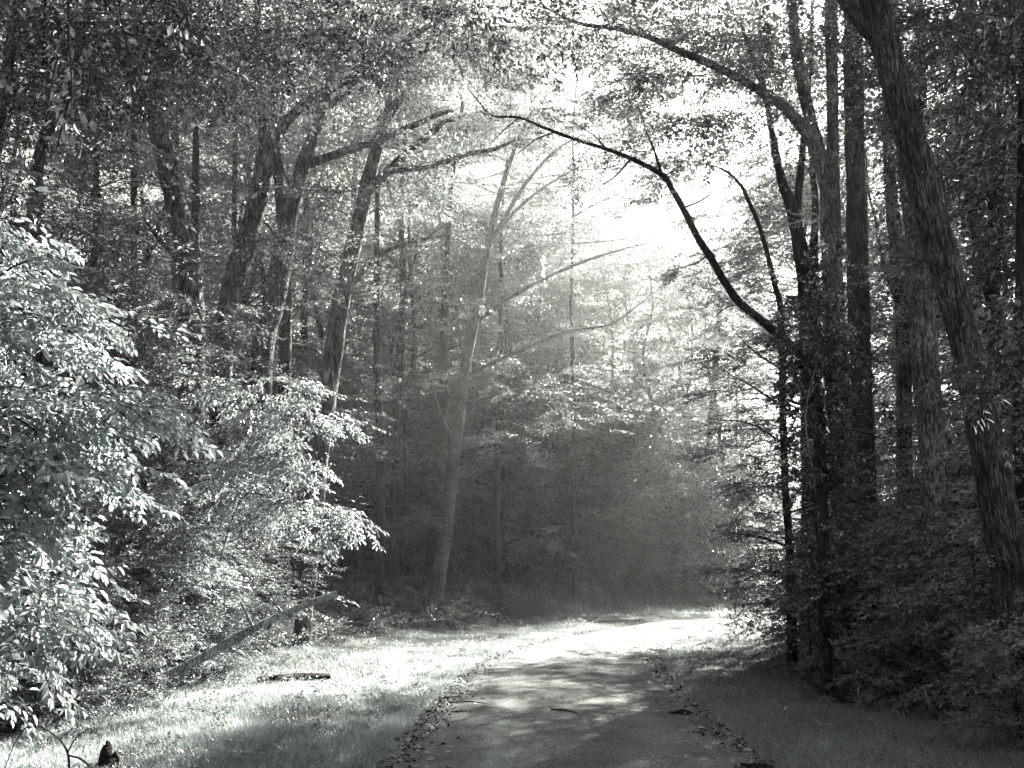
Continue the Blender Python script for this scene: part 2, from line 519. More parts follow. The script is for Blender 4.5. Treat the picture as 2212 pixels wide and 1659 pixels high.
def make_spray(seed, L, n_tw, n_lf, leaf, kind, tilt=0.35, twigs=True, wr=0.5, droop=0.12):
    """a leafy branchlet lying along +x in its own plane"""
    r = np.random.default_rng(seed)
    tv, tf, k = [], [], 0
    B, U, Nn, S = [], [], [], []

    def at(s):
        return np.array([L * s, 0.06 * L * math.sin(3 * s + seed), -droop * L * s * s])
    if twigs:
        for a, b in ((0, .35), (.35, .7), (.7, 1.0)):
            V, F_ = rib(at(a), at(b), 0.007 * L * (1.2 - a))
            tv += V; tf += [[q + k for q in f] for f in F_]; k += 6
    for i_ in range(n_tw):
        s = 0.12 + 0.88 * (i_ + 0.5 * r.random()) / n_tw
        side = 1 if i_ % 2 else -1
        ang = side * (0.95 - 0.45 * s + 0.25 * r.normal())
        if i_ == n_tw - 1: ang = 0.1
        tl = L * (0.5 - 0.33 * s) * (0.8 + 0.4 * r.random())
        d = np.array([math.cos(ang), math.sin(ang), 0.18 * r.normal() - 0.05])
        p0 = at(s); p1 = p0 + d * tl + np.array([0, 0, -0.06 * tl])
        if twigs:
            wv = np.array([-d[1], d[0], 0.6]) * 0.0035 * L
            V, F_ = [p0 - wv, p0 + wv, p1 + wv * .5, p1 - wv * .5], [[0, 1, 2, 3]]
            tv += V; tf += [[q + k for q in f] for f in F_]; k += 4
        for m_ in range(n_lf):
            f = (m_ + 0.6) / n_lf
            sd = 1 if m_ % 2 else -1
            la = ang + sd * (0.75 + 0.25 * r.normal()) * (1 if m_ < n_lf - 1 else 0.1)
            u = np.array([math.cos(la), math.sin(la), -0.18 + 0.3 * r.normal()])
            u /= np.linalg.norm(u)
            n = np.array([tilt * r.normal(), tilt * r.normal(), 1.0])
            n -= u * np.dot(n, u); n /= np.linalg.norm(n)
            B.append(p0 + (p1 - p0) * f); U.append(u); Nn.append(n)
            S.append(leaf * (0.7 + 0.55 * r.random()))
    S = np.array(S)
    LV, LF, per = leaf_verts(np.array(B), np.array(U), np.array(Nn), S, S * wr, 0.14, kind)
    rnd = np.repeat(r.random(len(S)), per)
    return dict(lv=LV, lf=LF, lr=rnd, tv=np.array(tv).reshape(-1, 3), tf=np.array(tf).reshape(-1, 4), n=len(S))


def spray_set(seed, k, *a, **kw):
    return [make_spray(seed * 100 + q, *a, **kw) for q in range(k)]


S_NEAR = spray_set(1, 5, 0.7, 9, 6, 0.075, 6, wr=0.48)           # broad leaves, a few metres away
S_MID = spray_set(2, 5, 1.0, 8, 6, 0.092, 4, wr=0.55)
S_MIDS = spray_set(3, 5, 0.8, 8, 5, 0.092, 4, wr=0.55, droop=0.2)
S_FAR = spray_set(4, 5, 1.5, 10, 6, 0.125, 4, twigs=False, wr=0.6, tilt=0.5)
S_LAYER = spray_set(5, 5, 1.1, 10, 6, 0.08, 4, wr=0.55, tilt=0.28, droop=0.10)
S_GROUND = spray_set(6, 5, 0.42, 6, 4, 0.07, 4, twigs=False, wr=0.6, tilt=0.4, droop=0.3)
S_IVY = spray_set(7, 4, 0.4, 7, 5, 0.07, 4, wr=0.9, tilt=0.6, droop=0.5)
S_HEM = spray_set(8, 5, 1.7, 9, 5, 0.20, 4, twigs=False, wr=0.5, tilt=0.3, droop=0.25)
S_FARB = spray_set(9, 5, 1.6, 8, 5, 0.19, 4, twigs=False, wr=0.6, tilt=0.45)


def rot_from(dirs, roll, r):
    """rotation matrices whose x axis is dirs and whose z axis is as upright as roll lets it"""
    x = dirs / (np.linalg.norm(dirs, axis=1)[:, None] + 1e-9)
    up = np.zeros_like(x); up[:, 2] = 1
    up = up + r.normal(size=x.shape) * roll
    z = up - x * np.sum(up * x, 1)[:, None]
    z /= np.linalg.norm(z, axis=1)[:, None] + 1e-9
    y = np.cross(z, x)
    return np.stack([x, y, z], -1)


def put_sprays(geo, tset, pos, dirs, scale, seed, roll=0.25, leaf_slot=0, twig_slot=1, bright=None):
    r = np.random.default_rng(seed)
    pos = np.asarray(pos, float); dirs = np.asarray(dirs, float)
    if len(pos) == 0:
        return
    scale = np.broadcast_to(np.asarray(scale, float), (len(pos),))
    R = rot_from(dirs, roll, r)
    pick = r.integers(0, len(tset), len(pos))
    for k, T in enumerate(tset):
        s = np.where(pick == k)[0]
        if len(s) == 0: continue
        Rk, pk, sk = R[s], pos[s], scale[s]
        LV = np.einsum('nij,vj->nvi', Rk, T['lv']) * sk[:, None, None] + pk[:, None, :]
        m = T['lv'].shape[0]
        LF = (T['lf'][None] + (np.arange(len(s)) * m)[:, None, None]).reshape(-1, 4)
        rn = np.tile(T['lr'], len(s)) * 0.75 + np.repeat(r.random(len(s)), len(T['lr'])) * 0.25
        geo.add(LV.reshape(-1, 3), LF, leaf_slot, rn)
        if len(T['tf']):
            TV = np.einsum('nij,vj->nvi', Rk, T['tv']) * sk[:, None, None] + pk[:, None, :]
            m = T['tv'].shape[0]
            TF = (T['tf'][None] + (np.arange(len(s)) * m)[:, None, None]).reshape(-1, 4)
            geo.add(TV.reshape(-1, 3), TF, twig_slot)


def blob_points(c, rad, n, r, clump=0.35, per=6):
    """clumped points in an ellipsoid, denser towards its skin"""
    nc = max(1, n // per)
    d = r.normal(size=(nc, 3)); d /= np.linalg.norm(d, axis=1)[:, None]
    cc = d * (r.random(nc) ** 0.45)[:, None]
    k = r.integers(0, nc, n)
    p = cc[k] + r.normal(size=(n, 3)) * clump * 0.5
    pos = np.asarray(c) + p * np.asarray(rad)
    out = p.copy(); out[:, 2] *= 0.3
    out += r.normal(size=out.shape) * 0.5
    out[:, 2] = out[:, 2] * 0.25 - 0.05
    return pos, out


def gen_tree(seed, Ht, r0, base, R, n_limb, per_limb, tset, sscale=1.0, rise=0.55, lean=0.0, bark=None, leaf=None, nseg=8, top=0.35, shape='dome', droop=0.0, wob=0.02, clump=0.0):
    """whole tree standing at the origin -> (trunk mesh, crown mesh)"""
    r = np.random.default_rng(seed)
    gt, gc = Geo(), Geo()
    n = 7
    hs = np.linspace(0, 1, n)
    tp = np.stack([lean * Ht * hs ** 1.5 + wob * Ht * r.normal(size=n) * hs, wob * Ht * r.normal(size=n) * hs, Ht * hs], -1)
    tp[0] = (0, 0, -0.15)
    tr = r0 * (1 - 0.82 * hs)
    q = tube(gt, tp, tr, nseg, per=4, rough=0.06, seed=seed, flare=0.35)
    tz = q[:, 2]
    PS, DS, SC = [], [], []
    for i_ in range(n_limb):
        f = (i_ + 0.5 * r.random()) / n_limb
        hz = Ht * (base + (0.98 - base) * f)
        c = np.array([np.interp(hz, tz, q[:, 0]), np.interp(hz, tz, q[:, 1]), hz])
        az = i_ * 2.4 + r.normal() * 0.4
        if shape == 'dome':
            prof = math.sin(math.pi * min(1, 0.22 + 0.72 * f)) ** 0.7
        elif shape == 'cone':
            prof = 1.0 - 0.85 * f
        else:
            prof = 0.85 + 0.15 * r.random() - 0.55 * f * f
        Ln = R * prof * (0.75 + 0.4 * r.random())
        up = rise * (0.5 + f) + 0.12 * r.normal()
        d = np.array([math.cos(az), math.sin(az), 0])
        a1 = c + d * Ln * 0.35 + np.array([0, 0, Ln * 0.35 * up])
        a2 = c + d * Ln * 0.7 + np.array([0, 0, Ln * (0.6 * up - droop * 0.3)]) + r.normal(size=3) * 0.05 * Ln
        a3 = c + d * Ln + np.array([0, 0, Ln * (0.72 * up - droop)]) + r.normal(size=3) * 0.08 * Ln
        rl = max(0.012, r0 * 0.30 * (1 - 0.6 * f))
        ql = tube(gt, [c, a1, a2, a3], [rl, rl * 0.75, rl * 0.45, rl * 0.15], 5, per=3, cap=False, seed=seed + i_)
        s = 0.22 + 0.78 * r.random(per_limb) ** 0.75
        idx = s * (len(ql) - 1)
        pb = np.stack([np.interp(idx, np.arange(len(ql)), ql[:, k]) for k in range(3)], -1)
        sp_ = 0.11 * Ln + 0.15
        if clump:
            kc = r.integers(0, 2, per_limb)
            cc_ = np.where(kc[:, None] == 0, ql[-1, :3][None], ql[int(len(ql) * .62), :3][None] + r.normal(size=3) * .5)
            PS.append(cc_ + r.normal(size=(per_limb, 3)) * np.array([clump, clump, clump * 0.4]))
        else:
            PS.append(pb + r.normal(size=(per_limb, 3)) * np.array([sp_, sp_, sp_ * 0.55]))
        aa = az + r.choice([-1, 1], per_limb) * np.abs(r.normal(size=per_limb)) * 0.9
        DS.append(np.stack([np.cos(aa), np.sin(aa), -0.1 + 0.22 * r.normal(size=per_limb) - droop * 0.5], -1))
        SC.append(sscale * (0.75 + 0.5 * r.random(per_limb)))
    put_sprays(gc, tset, np.vstack(PS), np.vstack(DS), np.concatenate(SC), seed + 9, roll=0.22)
    return gt.mesh('trunk', [bark or M_bark_dark], smooth=True), gc.mesh('crown', [leaf or M_leaf, M_twig])


_used = {}


def plant_tree(name, kind, x, y, label, cat, group=None, s=1.0, rz=0.0, sink=0.0, leaf=None):
    tm, cm = kind
    t = thing(name, label, cat, (x, y, h1(x, y) - sink), group)
    t.rotation_euler = (0, 0, rz); t.scale = (s, s, s)
    link('trunk', tm, t)
    c = link('crown', cm, t)
    if leaf is not None:
        c.material_slots[0].link = 'OBJECT'
        c.material_slots[0].material = leaf
    return t


# tree kinds; meshes are shared by every copy
K_CANOPY = [gen_tree(11 + k, 23 + 2 * k, 0.26, 0.34, 4.6, 22, 12, S_FAR, 1.0, rise=0.6, clump=.75) for k in range(2)]
K_WALL = [gen_tree(41 + k, 21 + 1.5 * k, 0.20, 0.09, 3.9, 38, 12, S_FAR, 1.0, rise=0.35, shape='layer', clump=.55) for k in range(2)]
K_SHADE = [gen_tree(46 + k, 15 + 1.5 * k, 0.17, 0.18, 3.8, 34, 22, S_MID, 1.25, rise=0.4, leaf=M_leaf_shade_tone) for k in range(2)]
K_GLOW = [gen_tree(36 + k, 21 + 1.5 * k, 0.15, 0.09, 4.3, 26, 12, S_FARB, .8, rise=0.4, shape='layer', clump=.6) for k in range(3)]
K_SPARSE = [gen_tree(26 + k, 21 + 1.0 * k, 0.09, 0.40, 4.4, 10, 34, S_FARB, .7, rise=0.5, clump=.95, wob=.03) for k in range(3)]
K_UFAR = [gen_tree(67 + k, 9 + 1.2 * k, 0.09, 0.06, 3.1, 24, 10, S_HEM, 1.0, clump=.45, rise=0.15, shape='layer', leaf=M_leaf, droop=.15) for k in range(2)]
K_AIRY = [gen_tree(57 + k, 17 + 1.5 * k, 0.15, 0.28, 3.7, 28, 13, S_MID, 1.1, rise=0.5, clump=.55) for k in range(2)]
K_DROOP = [gen_tree(75 + k, 11 + 1.5 * k, 0.12, 0.05, 4.0, 30, 13, S_HEM, 1.35, clump=.55, rise=0.25, shape='layer', leaf=M_leaf, droop=.22) for k in range(2)]
K_HIGH = gen_tree(79, 18, 0.15, 0.56, 3.5, 22, 24, S_MID, 1.1, rise=0.15)
K_TOP = gen_tree(29, 24, 0.13, 0.60, 4.2, 14, 30, S_FARB, .75, rise=0.3, clump=.8, wob=.02)
K_UNDERP = [gen_tree(64 + k, 8.5 + 1.2 * k, 0.07, 0.12, 2.7, 30, 13, S_MIDS, 1.15, rise=0.3, shape='layer', leaf=M_leaf_lit_tone, clump=.42) for k in range(2)]
K_CANOPY_THIN = [gen_tree(31 + k, 21 + 2 * k, 0.20, 0.36, 4.2, 20, 9, S_FARB, 0.9, rise=0.6) for k in range(3)]
K_MIDC = [gen_tree(51 + k, 17 + 2 * k, 0.18, 0.30, 3.6, 22, 11, S_MID, 1.15, rise=0.55) for k in range(1)]
K_UNDER = [gen_tree(61 + k, 9 + 1.2 * k, 0.09, 0.10, 2.9, 26, 15, S_LAYER, 1.15, rise=0.25, shape='layer', clump=.38) for k in range(2)]
K_HEM = [gen_tree(71 + k, 11 + 1.5 * k, 0.14, 0.05, 3.6, 34, 12, S_HEM, 1.0, rise=0.1, clump=.5, shape='cone', droop=0.25, leaf=M_leaf) for k in range(2)]
K_BUSH = [gen_tree(91 + k, 4.2 + 0.6 * k, 0.035, 0.03, 1.7, 32, 12, S_MIDS, 1.0, rise=0.35, shape='layer', leaf=M_leaf_lit_tone) for k in range(2)]
K_BUSHD = [gen_tree(95 + k, 4.0 + 0.6 * k, 0.035, 0.03, 1.7, 30, 15, S_MIDS, 1.0, rise=0.35, shape='layer', leaf=M_leaf) for k in range(2)]
K_SHRUB = [gen_tree(81 + k, 2.6 + 0.5 * k, 0.022, 0.04, 1.25, 18, 10, S_MIDS, 0.95, rise=0.5, shape='layer', leaf=M_leaf) for k in range(2)]

RNG = np.random.default_rng(2024)


def traced(name, label, cat, d, pts, bark, limbs=(), blobs=(), tset=S_MID, leaf=None, nseg=14, per=6, rough=0.08, ridge=0.0, along=0.0, ground=True, seed=0, sscale=1.0, group=None, flare=0.25, dd=0.0):
    """tree from a traced stem at depth d. pts, limbs: (x, y, width[, extra depth]); blobs: (x, y, depth, rx, ry, rz, sprays)"""
    def world(q):
        ex = q[3] if len(q) > 3 else 0.0
        return P(q[0], q[1], d + ex)
    wp = [world(q) for q in pts]
    wr = [W(q[1], d, q[2]) / 2 for q in pts]
    if ground:
        gz = h1(wp[0][0], wp[0][1])
        if wp[0][2] > gz - 0.1:
            b = wp[0].copy(); b[2] = gz - 0.12
            if wp[0][2] - gz > 0.25:
                wp.insert(0, b); wr.insert(0, wr[0] * 1.1)
            else:
                wp[0] = b
    base = np.array(wp[0])
    t = thing(name, label, cat, tuple(base), group)
    g1 = Geo()
    tube(g1, np.array(wp) - base, wr, nseg, per=per, rough=rough, ridge=ridge, seed=seed + 1, flare=flare)
    link('trunk', g1.mesh('trunk', [bark], smooth=True), t)
    r = np.random.default_rng(seed + 77)
    gc = Geo()
    for k, lb in enumerate(limbs):
        lp = np.array([world(q) for q in lb]) - base
        lr = [max(0.004, W(q[1], d, q[2]) / 2) for q in lb]
        gl = Geo()
        q = tube(gl, lp, lr, max(6, nseg // 2), per=4, rough=rough, seed=seed + k, cap=True)
        link('limb', gl.mesh('limb', [bark], smooth=True), t)
        if along:
            m = int(along * np.sum(np.linalg.norm(np.diff(q[:, :3], axis=0), axis=1)))
            idx = r.random(m) ** 0.8 * (len(q) - 1)
            idx = 0.25 * (len(q) - 1) + 0.75 * idx
            pb = np.stack([np.interp(idx, np.arange(len(q)), q[:, a]) for a in range(3)], -1) + r.normal(size=(m, 3)) * 0.25
            dr = r.normal(size=(m, 3)); dr[:, 2] = dr[:, 2] * 0.15 - 0.05
            put_sprays(gc, tset, pb, dr, sscale * (0.6 + 0.5 * r.random(m)), seed + 300 + k)
    for k, b in enumerate(blobs):
        c = P(b[0], b[1], b[2]) - base
        pos, dr = blob_points(c, b[3:6], int(b[6]), r)
        put_sprays(gc, tset, pos, dr, sscale * (0.75 + 0.5 * r.random(len(pos))), seed + 500 + k)
    if gc.n:
        link('crown', gc.mesh('crown', [leaf or M_leaf, M_twig]), t)
    return t


exec_order = []
# ------------------------------------------------------------------ the traced trees, left of the road
traced('hickory_tree', 'bent pale trunk curving up behind the bright leaves at the far left', 'tree', 12,
       [(60, 900, 30), (75, 440, 27), (82, 360, 26), (100, 292, 24), (128, 235, 20), (165, 150, 16), (190, 20, 12), (200, -150, 8)], M_bark,
       blobs=[(60, 80, 13, 2.0, 2.0, 1.2, 45), (210, 30, 13, 1.6, 2, 1.2, 40)], seed=1, leaf=M_leaf_shade_tone)
traced('hickory_tree', 'slim grey stem leaning out of the top left corner', 'tree', 11,
       [(-60, 900, 30), (-20, 420, 27), (7, 206, 24), (28, 69, 22), (41, 0, 20), (60, -150, 16)], M_bark,
       blobs=[(40, 60, 11.5, 1.6, 1.6, 0.9, 35)], seed=2, leaf=M_leaf_shade_tone)
traced('hickory_tree', 'shaggy trunk leaning left, topmost visible above the big leafy shrubs', 'tree', 14,
       [(418, 1350, 52), (412, 640, 52), (398, 520, 48), (372, 400, 42), (340, 280, 38), (306, 200, 30), (262, 100, 22), (230, -60, 14)], M_bark,
       limbs=[[(330, 262, 16), (295, 240, 14), (250, 212, 10), (200, 160, 6)], [(388, 560, 10), (345, 520, 8), (310, 470, 4)]],
       blobs=[(260, 90, 15, 2.2, 2.2, 1.5, 60), (400, 120, 15, 2.0, 2, 1.3, 45)], ridge=0.022, nseg=28, per=14, seed=3, leaf=M_leaf_shade_tone)
traced('hickory_tree', 'shaggy trunk with a heavy bough rising right from its fork', 'tree', 16,
       [(475, 1350, 40), (480, 800, 40), (500, 620, 42), (530, 530, 42), (558, 430, 40), (572, 340, 38), (572, 260, 26), (560, 190, 20), (556, 80, 15), (560, -80, 10)], M_bark,
       limbs=[[(576, 318, 26), (620, 262, 24), (660, 225, 22), (710, 195, 20), (770, 165, 18), (860, 100, 15), (950, 40, 9), (1000, -10, 5)],
              [(640, 245, 15), (700, 235, 14), (760, 190, 12), (800, 120, 8), (820, 20, 5)]],
       blobs=[(540, 60, 17, 2.4, 2.2, 1.4, 60), (760, 60, 17, 2.2, 2.2, 1.3, 55), (920, 20, 17, 1.6, 1.6, 0.9, 30)], ridge=0.022, nseg=28, per=14, along=3, seed=4, leaf=M_leaf_shade_tone)
traced('hickory_tree', 'thick shaggy trunk throwing a dark straight bough to the right', 'tree', 17,
       [(560, 1350, 46), (566, 800, 46), (592, 660, 44), (612, 540, 40), (628, 450, 38), (650, 375, 34), (668, 320, 28), (692, 250, 22), (722, 150, 15), (745, 20, 10), (760, -100, 6)], M_bark,
       limbs=[[(650, 362, 20), (700, 342, 18), (760, 322, 17), (830, 298, 15), (900, 268, 13), (945, 248, 11), (978, 238, 6)],
              [(612, 545, 8), (590, 500, 7), (560, 470, 4)], [(640, 420, 10), (612, 370, 9), (600, 300, 6), (610, 220, 4)]],
       blobs=[(700, 110, 18, 2.2, 2.2, 1.3, 60), (600, 590, 15.5, .7, .5, .3, 9), (520, 470, 14.8, .7, .5, .3, 9), (690, 430, 15.8, .9, .5, .35, 12)], ridge=0.022, nseg=28, per=14, seed=5, leaf=M_leaf_shade_tone)
traced('hickory_tree', 'straight darker trunk close behind the thick shaggy pair', 'tree', 22,
       [(612, 1300, 28), (615, 800, 28), (618, 600, 24), (604, 420, 20), (592, 250, 16), (600, 60, 12), (605, -100, 8)], M_bark_dark,
       blobs=[(640, 160, 22, 2.6, 2.4, 1.8, 55), (520, 320, 23, 2.2, 2, 1.5, 30)], tset=S_FAR, sscale=.8, seed=6)
traced('hickory_tree', 'tall trunk with knots rising from the bank behind the leaning log', 'tree', 18,
       [(655, 1345, 36), (675, 1150, 36), (690, 1000, 38), (708, 850, 40), (732, 680, 38), (762, 540, 36), (787, 430, 34), (806, 350, 28), (826, 280, 22), (850, 200, 17), (870, 80, 13), (884, -60, 9)], M_bark,
       limbs=[[(788, 425, 24), (830, 378, 20), (880, 330, 18), (930, 290, 15), (962, 262, 9), (985, 262, 4)],
              [(838, 372, 12), (880, 364, 13), (930, 362, 12), (1000, 336, 11), (1068, 322, 9), (1120, 300, 4)],
              [(740, 650, 12), (780, 590, 11), (830, 545, 9), (900, 520, 7), (960, 510, 4)],
              [(830, 270, 14), (875, 200, 12), (920, 110, 10), (950, 20, 8), (965, -60, 6)]],
       blobs=[(900, 90, 19, 2.4, 2.2, 1.4, 70), (1020, 160, 20, 1.8, 1.8, 1.1, 36), (880, 600, 19, 1.6, 1.4, .7, 18), (760, 560, 17, .9, .5, .3, 12), (850, 420, 17.2, 1.1, .7, .4, 16), (740, 300, 17, 1.2, .6, .5, 20), (940, 400, 18, 1.2, .7, .4, 16)], ridge=0.022, nseg=32, per=16, along=2.5, seed=7)
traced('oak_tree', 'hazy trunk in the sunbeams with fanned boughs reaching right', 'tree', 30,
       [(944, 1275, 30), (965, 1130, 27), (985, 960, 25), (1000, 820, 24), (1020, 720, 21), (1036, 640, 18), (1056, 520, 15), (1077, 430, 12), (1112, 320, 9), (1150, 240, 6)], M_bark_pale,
       limbs=[[(1003, 815, 10), (1070, 780, 9), (1150, 745, 8), (1230, 715, 7), (1320, 700, 5), (1390, 650, 3)],
              [(1024, 700, 9), (1090, 650, 9), (1180, 600, 8), (1260, 565, 7), (1340, 540, 4), (1400, 525, 2)],
              [(1006, 870, 7), (1100, 845, 7), (1180, 828, 7), (1260, 828, 6), (1340, 855, 3)],
              [(990, 975, 8), (1060, 950, 7), (1130, 915, 4)],
              [(1058, 525, 9), (1090, 470, 9), (1140, 390, 8), (1200, 325, 6), (1260, 290, 3)],
              [(1072, 500, 7), (1130, 440, 7), (1190, 395, 6), (1270, 350, 3)],
              [(985, 960, 6), (955, 900, 6), (930, 820, 4)]],
       blobs=[(1170, 250, 32, 3.5, 3, 2.2, 60), (1180, 500, 34, 3.2, 3, 2.0, 42), (1190, 555, 33, 2.6, 2.5, .9, 34), (1160, 900, 31, 2.6, 2.6, 1.5, 60), (1330, 780, 33, 2.4, 2.4, 1.2, 36)],
       tset=S_FAR, sscale=.75, along=1.5, nseg=16, seed=8)
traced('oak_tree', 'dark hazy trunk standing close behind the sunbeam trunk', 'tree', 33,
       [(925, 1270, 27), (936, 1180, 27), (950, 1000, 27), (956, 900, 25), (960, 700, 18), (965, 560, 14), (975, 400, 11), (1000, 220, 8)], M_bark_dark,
       blobs=[(990, 260, 34, 3.2, 3, 2.2, 70), (900, 480, 35, 2.8, 2.5, 1.8, 50)], tset=S_FAR, sscale=.8, nseg=12, seed=9)
for k, (bx, by, tx, ty, w, d) in enumerate([(430, 1300, 425, 200, 26, 21), (820, 1290, 818, 250, 20, 28), (655, 1290, 668, 150, 18, 30), 
                                            (505, 1300, 512, 100, 16, 27), (395, 1300, 372, 90, 14, 30), (1140, 1280, 1130, 350, 11, 50),
                                            (300, 1300, 290, 120, 18, 24), (200, 1300, 215, 60, 18, 22)]):
    traced('slender_tree', 'slender dark trunk standing deep in the woods left of the road', 'tree', d,
           [(bx, by, w), (bx * .7 + tx * .3 + 4, by * .7 + ty * .3, w * .9), ((bx + tx) / 2 - 5, (by + ty) / 2, w * .8), (tx, ty, w * .5), (tx + 8, ty - 220, w * .3)], M_bark_dark,
           blobs=[(tx, ty - 60, d, 2.8, 2.6, 2.6, 55), (tx + 20, ty + 170, d + 1, 2.2, 2.2, 1.8, 26)], tset=S_FAR, sscale=.85, nseg=10, per=4, seed=40 + k, group='slender trunks deep in the left woods')

# ------------------------------------------------------------------ the traced trees, right of the road
traced('oak_tree', 'big dark furrowed trunk leaning left across the right edge', 'tree', 9,
       [(2262, 1600, 92), (2230, 1460, 84), (2188, 1250, 78), (2140, 1000, 70), (2108, 850, 64), (2080, 720, 61), (2036, 560, 61), (1998, 410, 62), (1962, 280, 58), (1916, 110, 55), (1888, 0, 56), (1850, -150, 50), (1820, -320, 42)], M_bark_fur,
       limbs=[[(1925, 150, 36), (1895, 90, 34), (1858, 45, 32), (1810, -25, 28), (1740, -130, 20)]],
       blobs=[(1850, -330, 9, 2.4, 2.4, 1.2, 60), (1500, -330, 10, 2.0, 2.0, 1.2, 40)],
       ridge=0.020, nseg=76, per=34, rough=0.05, seed=10, leaf=M_leaf_shade_tone)
traced('oak_tree', 'pale rough straight trunk rising behind the big leaning one', 'tree', 12.4,
       [(2047, 1500, 56), (2045, 1300, 57), (2026, 1066, 55), (2008, 900, 55), (1995, 725, 52), (1982, 553, 45), (1965, 430, 38), (1950, 300, 32), (1935, 150, 26), (1925, -60, 20)], M_bark_pale,
       blobs=[(2080, 120, 13, 1.8, 1.8, 1.5, 55), (2150, 350, 13, 1.3, 1.6, 1.2, 45)], ridge=0.008, nseg=44, per=22, seed=11, leaf=M_leaf_shade_tone)
traced('maple_tree', 'pale forked trunk whose dark bough arches left over the road', 'tree', 15,
       [(1842, 1450, 48), (1836, 1250, 46), (1826, 1000, 45), (1807, 750, 43), (1799, 600, 42), (1795, 480, 41), (1793, 390, 36), (1799, 320, 25), (1798, 170, 25), (1794, 0, 24), (1790, -150, 20)], M_bark_pale,
       limbs=[[(1790, 410, 34), (1766, 320, 30), (1741, 220, 27), (1720, 110, 23), (1710, 0, 20), (1700, -150, 16)],
              [(1785, 395, 24), (1756, 312, 26), (1720, 258, 25), (1682, 220, 24), (1640, 195, 20), (1590, 166, 17), (1530, 137, 16), (1470, 112, 14), (1400, 80, 11), (1330, 62, 9), (1250, 50, 7), (1180, 18, 4)],
              [(1650, 198, 16), (1640, 160, 15), (1625, 120, 10), (1600, 50, 7)],
              [(1462, 108, 8), (1413, 88, 7), (1380, 60, 5), (1330, 40, 3)]],
       blobs=[(1600, 70, 15.5, 1.9, 1.6, 0.9, 75), (1430, 30, 15.5, 1.6, 1.5, 0.6, 45), (1280, 20, 15, 1.5, 1.3, 0.5, 30), (1700, 120, 16, 1.2, 1.4, 1.2, 40), (1760, -20, 16, 2.0, 2.0, 0.8, 40), (1540, 230, 15, .8, 1, .5, 14), (1450, 180, 15, .8, 1, .4, 14), (1340, 120, 15, .8, 1, .35, 14), (1270, 200, 16, .9, 1, .4, 12), (1400, 270, 16, .8, 1, .35, 9), (1560, 330, 16, .7, 1, .4, 10)],
       ridge=0.006, nseg=32, per=16, along=5, seed=12, leaf=M_leaf_shade_tone)
traced('oak_tree', 'straight grey trunk between the forked tree and the leaning one', 'tree', 17,
       [(1882, 1430, 50), (1872, 1200, 48), (1863, 900, 46), (1856, 700, 44), (1850, 450, 42), (1845, 250, 40), (1843, 0, 38), (1842, -150, 34)], M_bark_fur,
       blobs=[(1900, 60, 18, 2.0, 2.0, 1.6, 40), (1990, 260, 19, 1.6, 2.0, 1.6, 40)], ridge=0.008, nseg=36, per=18, seed=13, leaf=M_leaf_shade_tone)
traced('maple_tree', 'black curving trunk arching low over the road out of the vines', 'tree', 12.6,
       [(1783, 1440, 28), (1779, 1250, 28), (1774, 1050, 26), (1768, 900, 25), (1752, 810, 23), (1730, 772, 21), (1694, 733, 20), (1645, 692, 19), (1600, 656, 18), (1569, 615, 16), (1535, 556, 15), (1505, 510, 14), (1474, 448, 13), (1452, 410, 12), (1430, 378, 11), (1362, 342, 10), (1310, 322, 9), (1240, 300, 8), (1173, 275, 6), (1121, 254, 5), (1063, 250, 4), (1035, 220, 3), (1011, 192, 2)], M_bark_dark,
       limbs=[[(1430, 380, 8), (1415, 330, 6), (1396, 282, 3), (1380, 230, 2)], [(1362, 343, 6), (1330, 380, 4), (1300, 400, 2)], [(1310, 322, 5), (1280, 290, 3), (1230, 262, 2)], [(1200, 285, 4), (1160, 300, 3), (1120, 330, 2)], [(1530, 550, 5), (1500, 570, 3), (1440, 585, 2)], [(1474, 450, 5), (1520, 430, 3), (1550, 400, 2)], [(1600, 656, 5), (1560, 670, 3), (1520, 720, 2)], [(1121, 254, 4), (1090, 280, 3), (1060, 310, 2)]],
       blobs=[(990, 225, 12.6, .7, .8, .3, 22), (1380, 285, 12.8, 1.0, 0.8, 0.30, 20), (1240, 270, 12.6, 0.9, 0.8, 0.3, 22), (1120, 250, 12.6, 0.8, 0.8, 0.4, 18), (1500, 560, 13, 0.5, 0.5, 0.25, 8), (1460, 590, 13, 0.35, 0.4, 0.2, 5), (1300, 400, 13, .6, .6, .25, 8), (1430, 470, 13, .5, .5, .25, 7), (1540, 470, 13.2, .5, .5, .25, 8)],
       tset=S_MIDS, sscale=.6, nseg=16, per=5, along=7, rough=.16, seed=14, leaf=M_leaf_shade_tone)
traced('maple_tree', 'black forked trunk behind the left of the forked pale tree', 'tree', 19,
       [(1748, 1400, 34), (1746, 900, 33), (1740, 650, 32), (1730, 550, 30), (1713, 455, 26), (1692, 400, 20), (1675, 330, 16), (1660, 240, 14), (1645, 150, 11), (1640, 20, 7)], M_bark_dark,
       limbs=[[(1722, 450, 18), (1728, 380, 17), (1736, 300, 14), (1750, 150, 11), (1755, 0, 8)]],
       blobs=[(1690, 300, 19, 1.3, 1.5, 0.9, 44), (1650, 120, 20, 1.8, 1.6, 1.0, 44), (1640, 340, 19, 0.8, 1, 0.5, 16)], nseg=14, seed=15, leaf=M_leaf_shade_tone)
traced('maple_tree', 'thin black upright stem just left of the forked pale trunk', 'tree', 22,
       [(1768, 1350, 19), (1763, 700, 18), (1758, 550, 17), (1761, 440, 15), (1752, 330, 12), (1745, 150, 8)], M_bark_dark,
       blobs=[(1750, 200, 22, 1.6, 1.6, 1.4, 30)], nseg=10, seed=16, leaf=M_leaf_shade_tone)
